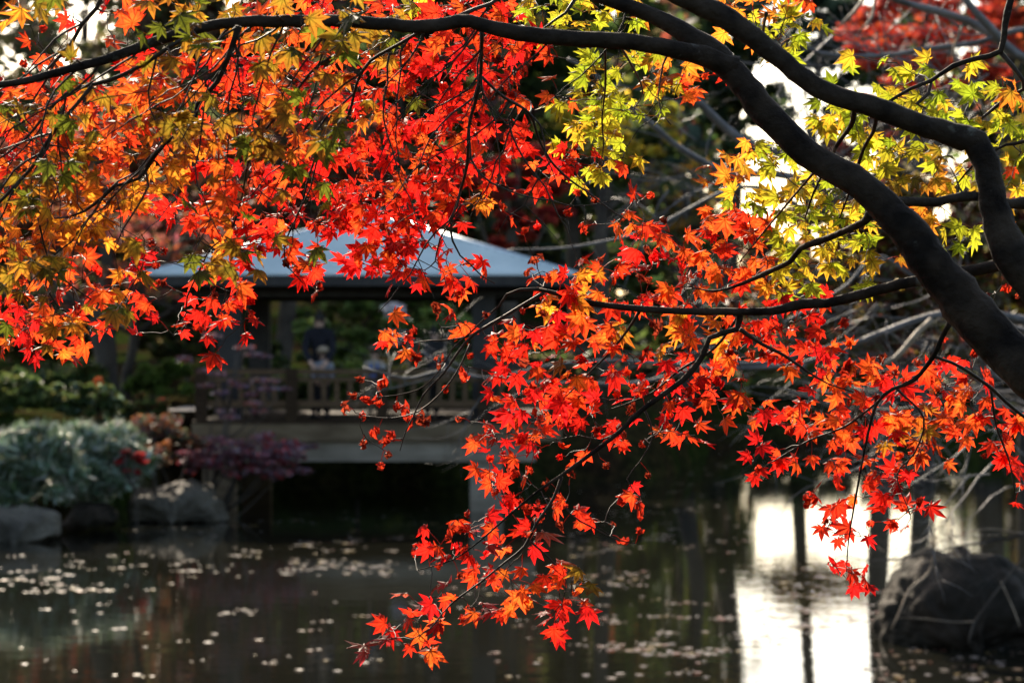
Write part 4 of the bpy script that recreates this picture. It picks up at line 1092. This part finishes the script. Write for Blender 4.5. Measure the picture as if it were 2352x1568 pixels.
# the limbs and branches one can follow in the photograph: name, (vx, vy, width) points, distance at start and end
BR = [
    ('limb', [(2640, 960, 110), (2500, 800, 95), (2400, 690, 86), (2352, 630, 82), (2318, 580, 80), (2295, 520, 72), (2276, 440, 64), (2264, 372, 62), (2240, 328, 64), (2157, 299, 56), (2073, 272, 50), (1989, 242, 48), (1904, 214, 46), (1847, 181, 44), (1804, 144, 46), (1756, 106, 50), (1703, 66, 52), (1640, 26, 50), (1560, -10, 48), (1480, -60, 44)], 4.25, 4.3),
    ('limb', [(2640, 1050, 150), (2480, 940, 135), (2400, 880, 124), (2352, 838, 116), (2300, 790, 110), (2255, 742, 106), (2190, 672, 100), (2140, 608, 94), (2092, 542, 88), (2056, 498, 82), (2005, 450, 74), (1955, 412, 68), (1904, 384, 66), (1854, 352, 66), (1804, 306, 66), (1756, 256, 66), (1709, 196, 66), (1669, 152, 62), (1618, 106, 56), (1560, 66, 46), (1500, 36, 38), (1440, 14, 34), (1373, -8, 30), (1300, -40, 26)], 4.3, 4.5),
    ('limb', [(1690, 160, 60), (1640, 138, 52), (1590, 122, 44), (1540, 112, 42), (1457, 97, 40), (1322, 90, 38), (1221, 80, 36), (1140, 66, 35), (1080, 48, 32), (1050, 48, 32), (1000, 58, 32), (952, 62, 32), (868, 56, 30), (784, 50, 28), (656, 49, 27), (538, 52, 27), (437, 71, 25), (336, 103, 23), (236, 138, 21), (135, 164, 20), (50, 188, 17), (-30, 196, 15), (-160, 190, 12)], 4.45, 4.25),
    ('limb', [(2460, 560, 44), (2380, 585, 36), (2298, 607, 30), (2200, 628, 28), (2089, 648, 27), (1972, 678, 25), (1898, 695, 23), (1844, 697, 24), (1770, 714, 19), (1669, 715, 18), (1568, 715, 17), (1457, 708, 15), (1356, 696, 14), (1305, 680, 12), (1238, 664, 9)], 4.5, 4.98),
    ('branch', [(1700, 716, 18), (1699, 735, 17), (1692, 756, 15), (1629, 776, 13), (1615, 816, 13), (1568, 873, 13), (1474, 941, 12), (1423, 991, 11), (1356, 1044, 10), (1289, 1092, 8), (1238, 1126, 6), (1171, 1182, 5), (1104, 1240, 4), (1040, 1285, 3), (960, 1308, 2)], 4.82, 4.92),
    ('branch', [(1290, 1094, 8), (1272, 1144, 7), (1232, 1202, 7), (1205, 1255, 6), (1161, 1289, 5), (1104, 1336, 5), (1036, 1387, 4), (986, 1444, 3), (945, 1467, 2)], 4.9, 4.93),
    ('branch', [(1238, 664, 8), (1194, 665, 7), (1164, 676, 6), (1147, 702, 5), (1120, 725, 5), (1080, 764, 4), (1040, 800, 4), (1010, 850, 3), (960, 895, 3), (868, 912, 3), (818, 902, 2)], 4.98, 5.02),
    ('branch', [(1250, 672, 8), (1215, 692, 8), (1154, 729, 8), (1087, 769, 7), (1050, 812, 6), (1020, 856, 5), (972, 907, 4), (950, 955, 4), (932, 990, 3), (919, 1035, 2)], 4.98, 5.0),
    ('branch', [(1087, 769, 5), (1040, 780, 4), (986, 782, 3), (940, 790, 2)], 5.0, 5.02),
    ('branch', [(1080, 790, 5), (1052, 850, 4), (1010, 905, 4), (960, 945, 3), (900, 960, 3), (834, 954, 2)], 5.0, 5.0),
    ('branch', [(2182, 738, 13), (2163, 776, 12), (2143, 819, 11), (2100, 873, 10), (2052, 893, 9), (2015, 924, 7), (1999, 974, 6), (1982, 1045, 5), (1972, 1104, 5), (1955, 1201, 4), (1948, 1259, 3), (1945, 1310, 2)], 4.55, 4.88),
    ('branch', [(2146, 818, 8), (2207, 843, 8), (2275, 890, 8), (2308, 920, 8), (2352, 957, 8), (2430, 1010, 8)], 4.75, 4.95),
    ('branch', [(2000, 492, 22), (1985, 508, 17), (1960, 521, 16), (1900, 548, 15), (1840, 570, 14), (1815, 600, 13), (1760, 627, 11), (1690, 657, 8), (1640, 668, 5), (1590, 660, 3)], 4.5, 4.95),
    ('branch', [(2480, 470, 34), (2352, 466, 26), (2315, 468, 24), (2234, 450, 22), (2140, 464, 22), (2059, 461, 22), (2010, 450, 20)], 4.75, 4.5),
    ('branch', [(2420, -120, 22), (2340, -40, 18), (2322, 0, 16), (2308, 57, 16), (2298, 118, 15), (2241, 135, 12), (2190, 151, 11), (2140, 185, 10), (2090, 205, 8), (2039, 236, 7), (2000, 268, 5)], 4.95, 4.95),
    ('branch', [(2140, 185, 8), (2133, 215, 9), (2106, 239, 8), (2066, 259, 6), (2020, 262, 4)], 4.95, 4.9),
    ('branch', [(2300, 122, 11), (2325, 151, 11), (2349, 188, 10), (2350, 205, 9), (2308, 229, 8), (2258, 269, 6), (2200, 310, 4), (2130, 350, 3)], 4.95, 4.98),
    ('branch', [(2480, 250, 14), (2352, 325, 8), (2312, 332, 7), (2245, 370, 6), (2200, 420, 4)], 4.8, 4.95),
    ('branch', [(547, 60, 14), (528, 125, 13), (498, 188, 12), (454, 239, 11), (448, 269, 10), (421, 299, 10), (380, 330, 9), (347, 370, 9), (320, 410, 8), (269, 427, 7), (236, 454, 7), (195, 485, 6), (162, 498, 5), (108, 503, 4)], 4.28, 4.5),
    ('branch', [(440, 78, 12), (387, 111, 10), (330, 148, 10), (252, 185, 10), (209, 195, 9), (151, 215, 7), (111, 259, 6), (61, 316, 5), (0, 363, 4), (-60, 400, 3)], 4.28, 4.45),
    ('branch', [(209, 197, 9), (168, 252, 9), (121, 306, 9), (81, 373, 9), (34, 427, 8), (0, 464, 8), (-60, 520, 7)], 4.3, 4.4),
    ('branch', [(240, -20, 11), (222, 20, 10), (192, 54, 10), (158, 108, 9), (128, 141, 7), (100, 170, 4)], 4.4, 4.5),
    ('branch', [(976, 66, 9), (920, 100, 8), (851, 141, 8), (821, 188, 7), (808, 242, 7), (784, 293, 6), (740, 330, 5), (712, 400, 5), (690, 480, 4), (660, 545, 4), (655, 600, 3), (700, 655, 2)], 4.4, 4.8),
    ('branch', [(760, 130, 6), (720, 162, 6), (656, 242, 6), (599, 313, 5), (572, 370, 5), (555, 451, 4), (530, 530, 4), (485, 570, 4), (474, 587, 4), (437, 601, 3), (370, 601, 2)], 4.4, 4.8),
    ('branch', [(474, 587, 4), (431, 682, 4), (427, 719, 3), (397, 772, 2)], 4.92, 4.98),
    ('branch', [(485, 575, 4), (510, 640, 3), (525, 702, 3), (528, 735, 2)], 4.92, 4.98),
    ('branch', [(1107, 70, 10), (1104, 168, 9), (1090, 240, 8), (1077, 289, 8), (1073, 377, 7), (1053, 454, 6), (1036, 510, 5), (1040, 554, 5), (1057, 587, 4), (1080, 607, 4), (1107, 634, 3), (1137, 651, 2)], 4.45, 4.85),
    ('branch', [(1060, 470, 4), (1010, 550, 4), (1000, 600, 3), (975, 620, 2)], 4.9, 5.0),
    ('branch', [(1100, 170, 7), (1154, 222, 7), (1215, 259, 7), (1238, 320, 6), (1265, 370, 6), (1309, 414, 5), (1349, 441, 4), (1407, 485, 3), (1457, 515, 2)], 4.55, 4.85),
    ('branch', [(1390, 92, 6), (1390, 202, 5), (1383, 269, 4), (1386, 336, 3), (1380, 373, 2)], 4.5, 4.9),
    ('branch', [(1417, 94, 6), (1467, 182, 5), (1474, 219, 3), (1450, 260, 2)], 4.5, 4.9),
    ('branch', [(1320, 0, 8), (1300, 30, 7), (1270, 50, 6), (1240, 72, 4)], 4.6, 4.6),
    ('branch', [(1050, 40, 10), (1090, 22, 10), (1128, 8, 9), (1170, -30, 8)], 4.45, 4.5),
    ('branch', [(87, 500, 5), (100, 560, 5), (111, 607, 5), (104, 655, 4), (135, 708, 3)], 4.45, 4.6),
    ('branch', [(111, 607, 4), (175, 665, 4), (236, 702, 3), (270, 715, 2)], 4.5, 4.7),
    ('branch', [(-60, 720, 8), (0, 750, 7), (40, 780, 6), (90, 800, 4), (150, 810, 3)], 4.75, 4.85),
    ('branch', [(-40, 240, 6), (0, 245, 5), (24, 236, 4)], 4.5, 4.5),
    ('branch', [(1700, 756, 10), (1750, 790, 9), (1800, 815, 8), (1850, 850, 6), (1900, 880, 4), (1960, 900, 3)], 4.85, 4.95),
    ('branch', [(1760, 30, 8), (1752, 80, 7), (1768, 110, 5), (1790, 140, 3)], 4.6, 4.9),
    ('branch', [(1962, 236, 15), (1961, 262, 13), (1956, 288, 12), (1925, 330, 9), (1900, 380, 7), (1870, 440, 5), (1850, 500, 4)], 4.6, 4.95),
    ('branch', [(2012, 252, 13), (2011, 278, 11), (2006, 302, 10), (1985, 340, 8), (1965, 400, 7), (1950, 440, 5), (1930, 500, 4)], 4.6, 4.95),
    ('branch', [(1880, 385, 8), (1840, 430, 6), (1790, 490, 5), (1740, 550, 4), (1700, 600, 3)], 4.6, 5.0),
    ('branch', [(1700, 720, 7), (1640, 800, 6), (1560, 850, 5), (1500, 900, 4), (1430, 930, 3), (1360, 950, 2)], 4.85, 5.05),
    ('branch', [(1470, 712, 8), (1440, 760, 6), (1400, 810, 5), (1360, 850, 4), (1310, 900, 3), (1250, 950, 2)], 4.9, 5.1),
    ('branch', [(1425, 990, 6), (1380, 1010, 4), (1330, 1000, 3), (1280, 1010, 2)], 4.95, 5.0),
    ('branch', [(1480, 940, 5), (1500, 1000, 4), (1470, 1060, 3), (1440, 1100, 3), (1470, 1140, 2)], 4.95, 4.95),
    ('branch', [(1280, 1130, 5), (1310, 1180, 4), (1360, 1210, 4), (1420, 1240, 3), (1460, 1248, 2)], 4.98, 4.95),
    ('branch', [(2060, 893, 6), (2120, 960, 5), (2100, 1040, 4), (2060, 1090, 3), (2090, 1180, 2)], 4.85, 4.95),
    ('branch', [(2015, 924, 6), (1940, 980, 5), (1860, 1010, 4), (1790, 1050, 3), (1740, 1080, 2)], 4.9, 5.0),
    ('branch', [(2275, 890, 6), (2290, 980, 5), (2320, 1060, 4), (2330, 1130, 3)], 4.85, 4.95),
    ('branch', [(1215, 1240, 5), (1270, 1290, 4), (1300, 1330, 3), (1290, 1390, 2)], 4.98, 4.95),
]

# where the tree stands
tbase = Vector((1.75, 4.7, float(ground_h(np.array(1.75), np.array(4.7)))))
maple = empty('maple_tree', tbase, 'large maple with black crooked limbs and backlit red and yellow green leaves over the pond', 'tree')
jn = P(2640, 1010, 4.3)
tb = MB()
ts = spline([(tbase.x + .02, tbase.y, tbase.z - .2, .17), (tbase.x - .05, tbase.y - .03, tbase.z + .35, .13), (1.50, 4.5, 1.75, .105), (jn.x + .08, 4.36, jn.z - .12, .09), (jn.x - .02, 4.3, jn.z + .02, .075)], .06)
tb.tube([q[:3] for q in ts], [q[3] for q in ts], sides=12, rough=.05)
tb.build('trunk', M['bark'], maple, smooth=True)
# a rear limb outside the frame that carries the side branches
s_ = spline([(jn.x + .08, 4.36, jn.z - .1, .07), (1.42, 4.55, 2.5, .05), (1.25, 4.75, 2.82, .036), (1.2, 4.8, 3.2, .028), (1.12, 4.9, 3.4, .012)], .05)
tb = MB(); tb.tube([q[:3] for q in s_], [q[3] for q in s_], sides=10, rough=.05); tb.build('limb', M['bark'], maple, smooth=True)

nodes = []           # skeleton points the leaf twigs may grow from
for nm, pts, y0, y1 in BR:
    s = trace(pts, y0, y1, step=.02, wob=.004)
    big = nm == 'limb'
    pp = []; rr_ = []
    ph = rnd.random() * 9
    for i, q in enumerate(s):
        k = 1 + (0.025 * math.sin(i * .35 + ph) + .03 * math.sin(i * .9 + ph * 2))
        if not big and i % 7 == 0: k *= 1.18          # leaf-scar nodes along the thin branches
        off = 0.05 * q[3]
        pp.append((q[0] + rnd.gauss(0, off), q[1] + rnd.gauss(0, off), q[2] + rnd.gauss(0, off)))
        rr_.append(max(.0009, q[3] * k))
        if q[3] < .008 or i % 2 == 0: nodes.append((q[0], q[1], q[2], q[3]))
    lb = MB(); lb.tube(pp, rr_, sides=12 if big else 7, rough=.04)
    lb.build(nm, M['bark' if big or pts[0][2] > 12 else 'twig'], maple, smooth=True)

NODES = np.zeros((60000, 4)); nn = len(nodes); NODES[:nn] = nodes


def add_nodes(ps, r):
    global nn
    for q in ps:
        NODES[nn, :3] = q; NODES[nn, 3] = r; nn += 1


# leaf positions from the map
leaves = []
for row, line in enumerate(MAP):
    for c_, ch in enumerate(line[:48]):
        if ch == '.': continue
        up_ = ch.upper()
        dense = ch.isupper()
        if dense:
            n = 6.0 if (8 < row < 12 and 14 < c_ < 20) else 4.6 if (row < 13 and c_ < 21) else 4.2 if (row < 11 and c_ < 25) else 3.5 if row < 21 else 2.7
            if up_ == 'G': n = 3.9
            if up_ == 'C': n = 1.9
            if up_ == 'D' and row < 8: n = 3.2
        else:
            n = 2.2 if ch == 'g' else 1.1 if c_ > 20 or row > 13 else 1.6
        if row < 3 and c_ < 9: n = min(n, 2.0)
        n = int(n) + (rnd.random() < n - int(n))
        for i in range(n):
            vx = (c_ + rnd.uniform(-.05, 1.05)) * CELL; vy = (row + rnd.uniform(-.4, .75)) * CELL
            pal = up_
            if up_ == 'R' and rnd.random() < .10: pal = 'C'
            if up_ == 'R' and c_ < 25 and rnd.random() < .12: pal = 'O'
            if up_ == 'O' and rnd.random() < .12: pal = 'R'
            left = c_ < 16 and row < 18
            if pal == 'R' and left and rnd.random() < .12: pal = 'D'
            if pal in 'MO' and row < 9 and c_ < 20 and rnd.random() < .07: pal = 'D'
            if pal == 'D': Y = rnd.uniform(4.15, 4.5)
            elif left and pal in 'MY': Y = rnd.uniform(4.4, 4.85)
            elif left: Y = rnd.uniform(4.7, 5.1)
            elif row < 9 and c_ < 25: Y = rnd.uniform(4.78, 5.2)
            else: Y = rnd.uniform(4.9, 5.2)
            if pal == 'D' and c_ > 16: Y = rnd.uniform(4.6, 4.9)
            leaves.append((P(vx, vy, Y), pal))
# grow twigs towards the leaves, nearest first
LP = np.array([tuple(q[0]) for q in leaves])
W3 = np.array([1, .6, 1])
d0 = np.array([np.min(np.linalg.norm((NODES[:nn, :3] - p_) * W3, axis=1)) for p_ in LP])
order = np.argsort(d0)
twigs = MB()
plan = []
for li in order:
    p_ = LP[li]
    dv = np.linalg.norm((NODES[:nn, :3] - p_) * W3, axis=1) + np.minimum(NODES[:nn, 3], .03) * .8
    k = int(np.argmin(dv))
    q = NODES[k, :3].copy()
    dist = np.linalg.norm(p_ - q)
    if dist > .05:
        # a new twig that stops a leaf stalk short of the leaf
        end = q + (p_ - q) * (1 - rnd.uniform(.022, .034) / dist)
        mid = (q + end) / 2 + np.array([rnd.gauss(0, .10), rnd.gauss(0, .06), rnd.gauss(0.05, .09)]) * dist
        ts_ = np.linspace(0, 1, max(4, int(dist / .018)))
        cv = [(1 - t) ** 2 * q + 2 * t * (1 - t) * mid + t * t * end for t in ts_]
        cv = [c__ + np.array([rnd.gauss(0, .0012), rnd.gauss(0, .001), rnd.gauss(0, .0012)]) for c__ in cv]
        r0 = min(max(NODES[k, 3] * .7, .0011), .0026)
        twigs.tube(cv, [r0 + (.0008 - r0) * t for t in ts_], sides=5, cap=False)
        add_nodes(cv[1:], .001)
        q = cv[-1]
    plan.append((li, Vector(q)))

# long thin shoots hanging in front of the leaf masses
cand = [i for i in range(len(nodes)) if nodes[i][1] < 4.75 and nodes[i][3] > .0025 and P(1176, 0, nodes[i][1]).z + .1 > nodes[i][2] > 2.62 and nodes[i][0] < .35]
for i in range(55):
    q = Vector(nodes[rnd.choice(cand)][:3])
    d = Vector((rnd.gauss(-.45, .35), rnd.gauss(.02, .12), -rnd.uniform(.5, 1)))
    cv = [q]
    ln = rnd.uniform(.12, .38); ns = max(5, int(ln / .03))
    for k in range(ns):
        d = (d + Vector((rnd.gauss(0, .22), rnd.gauss(0, .05), rnd.gauss(0, .16)))).normalized()
        cv.append(cv[-1] + d * ln / ns)
    twigs.tube(cv, [.0024 - .0015 * k / ns for k in range(ns + 1)], sides=5, cap=False)
    for sd in (1, 2):
        k = rnd.randint(1, ns - 1)
        e = cv[k] + Vector((rnd.gauss(-.02, .05), rnd.gauss(0, .01), rnd.uniform(-.09, -.03)))
        twigs.tube([cv[k], cv[k].lerp(e, .5) + Vector((rnd.gauss(0, .008), 0, .006)), e], [.0013, .0011, .0008], sides=4, cap=False)

LOBES = [(0, 1.0), (40, .93), (-40, .93), (80, .74), (-80, .74), (122, .40), (-122, .40)]
LOBES.sort()


def maple_leaf(mb, base, stalk_from, n, t, L, pal, curled, seed):
    """seven lobed leaf: base at the stalk, n = upper face, t = towards the middle lobe's tip"""
    rr = random.Random(seed)
    cc, ce = rr.choice(PAL[pal])
    k = rr.uniform(.78, 1.12)
    cc = [min(.95, q * k) for q in cc]; ce = [min(.95, q * k) for q in ce]
    if rr.random() < .18: ce = [q * .45 for q in ce]
    b_ = n.cross(t).normalized()
    width = rr.uniform(.155, .20)
    notch = rr.uniform(.36, .46)
    skew = rr.uniform(-6, 6)
    vs = []; cs = []; vn = []; fs = []

    def put(r, an, z, f, v_):
        a = R(an)
        q = base + t * (math.cos(a) * r * L) + b_ * (math.sin(a) * r * L) + n * (z * L)
        vs.append(q); vn.append(v_)
        cs.append(tuple(cc[i] * (1 - f) + ce[i] * f for i in range(3)))
        return len(vs) - 1

    c0 = put(0, 0, 0, 0, 0.0)
    fold = rr.uniform(.03, .10)
    gl_droop = rr.uniform(.0, .35)
    lob = []
    for an, ln in LOBES:
        an2 = an + rr.uniform(-6, 6) + skew
        ln2 = ln * rr.uniform(.88, 1.08)
        if curled:
            p1 = rr.uniform(.3, 1.0); p2 = p1 + rr.uniform(.5, 1.4); p3 = p2 + rr.uniform(.5, 1.6)
            if rr.random() < .25: p1, p2, p3 = -p1, -p2, -p3
        else:
            p1 = -gl_droop * .4 + rr.uniform(-.12, .14); p2 = p1 - gl_droop * .6 + rr.uniform(-.2, .15); p3 = p2 - gl_droop + rr.uniform(-.5, .3)
        # positions along the midrib in the radial plane
        r1, z1 = .34 * ln2 * math.cos(p1), .34 * ln2 * math.sin(p1)
        r2, z2 = r1 + .32 * ln2 * math.cos(p2), z1 + .32 * ln2 * math.sin(p2)
        r3, z3 = r2 + .36 * ln2 * math.cos(p3), z2 + .36 * ln2 * math.sin(p3)
        lob.append((an2, ln2, r1, z1, r2, z2, r3, z3))
    nL = len(lob)
    notches = []
    for i in range(nL - 1):
        a = (lob[i][0] + lob[i + 1][0]) / 2
        r = notch * min(lob[i][1], lob[i + 1][1]) * 1.08
        z = (lob[i][3] + lob[i + 1][3]) / 2 - fold * .8
        notches.append(put(r, a, z, .45, 1.0))
    bL = put(.10, lob[0][0] - 34, -.02, .3, 1.0)
    bR = put(.10, lob[-1][0] + 34, -.02, .3, 1.0)
    for i, (an, ln, r1, z1, r2, z2, r3, z3) in enumerate(lob):
        lo = notches[i - 1] if i > 0 else bL
        hi = notches[i] if i < nL - 1 else bR
        m1 = put(r1, an, z1, .35, 0.0)
        m2 = put(r2, an, z2, .7, 0.0)
        tp = put(r3, an, z3, 1.0, .5)
        # widest part of the lobe between the two midrib points
        rm, zm = (r1 * .55 + r2 * .45), (z1 * .55 + z2 * .45)
        wd = width * ln * rr.uniform(.9, 1.1)
        dl = math.degrees(math.atan2(wd, max(rm, .12)))
        rs = math.hypot(rm, wd)
        sa = put(rs, an - dl, zm - fold * (1 if not curled else -1.5), .85, 1.0)
        sb = put(rs, an + dl, zm - fold * (1 if not curled else -1.5), .85, 1.0)
        fs += [(c0, lo, m1), (lo, sa, m1), (m1, sa, m2), (sa, tp, m2), (c0, m1, hi), (m1, sb, hi), (m1, m2, sb), (sb, m2, tp)]
    mb.add(vs, fs, c=cs, a=vn)
    # stalk
    q0, q1 = Vector(stalk_from), base
    md = (q0 + q1) / 2 + Vector((rr.gauss(0, .003), rr.gauss(0, .003), rr.uniform(.001, .007)))
    st = []
    for j in range(4):
        u_ = j / 3
        st.append(q0 * (1 - u_) ** 2 + md * 2 * u_ * (1 - u_) + q1 * u_ * u_)
    m0 = len(mb.v)
    mb.tube(st, .0008, sides=3, cap=False, c=(.45, .06, .03) if pal not in 'GD' else (.42, .22, .05))
    mb.a.extend([1.0] * (len(mb.v) - m0))


jobs = []
for li, q in plan:
    p_, pal = leaves[li]
    curled = pal == 'C' or (pal in 'RO' and rnd.random() < .11)
    out = (p_ - q)
    out = out.normalized() if out.length > 1e-5 else Vector((0, 0, -1))
    spread = .55
    n = Vector((rnd.gauss(0.08, spread), -0.85 + rnd.gauss(0, .28), 0.30 + rnd.gauss(0, .55)))
    if rnd.random() < .16: n = Vector((rnd.gauss(0, .5), rnd.gauss(.1, .3), 1))
    if pal == 'P': n = Vector((rnd.gauss(-.1, .2), -.15 + rnd.gauss(0, .15), 1))
    n.normalize()
    t = out * .55 + Vector((rnd.gauss(-.18, .55), rnd.gauss(0, .2), -.75 + rnd.gauss(0, .35)))
    t = (t - n * t.dot(n))
    if t.length < .05: t = n.orthogonal()
    t.normalize()
    L = rnd.triangular(.024, .050, .036)
    if pal == 'D': L *= 1.1
    if curled: L *= .85
    if li % 9 == 0: L *= 1.15
    vis = L * L / p_.y ** 2 * (abs(n.y) + .15)
    a = 1176 + p_.x / p_.y * FV; b_ = 784 - (p_.z - CAMZ) / p_.y * FV
    if not (0 < a < 2352 and 0 < b_ < 1568): vis = 0
    jobs.append((vis, p_, q, n, t, L, pal, curled, int(li)))
jobs.sort(key=lambda j: -j[0])
rest = MB()
for i, (vis, p_, q, n, t, L, pal, curled, seed) in enumerate(jobs):
    mb_ = MB() if i < 300 else rest
    maple_leaf(mb_, p_, q, n, t, L, pal, curled, seed)
    if i < 300: mb_.build('leaf', M['leaf'], maple)
tag(rest.build('foliage', M['leaf'], maple), kind='stuff')
tag(twigs.build('twigs', M['twig'], maple, smooth=True), kind='stuff')
print('leaves', len(jobs), 'nodes', nn, 'float', len(spots))
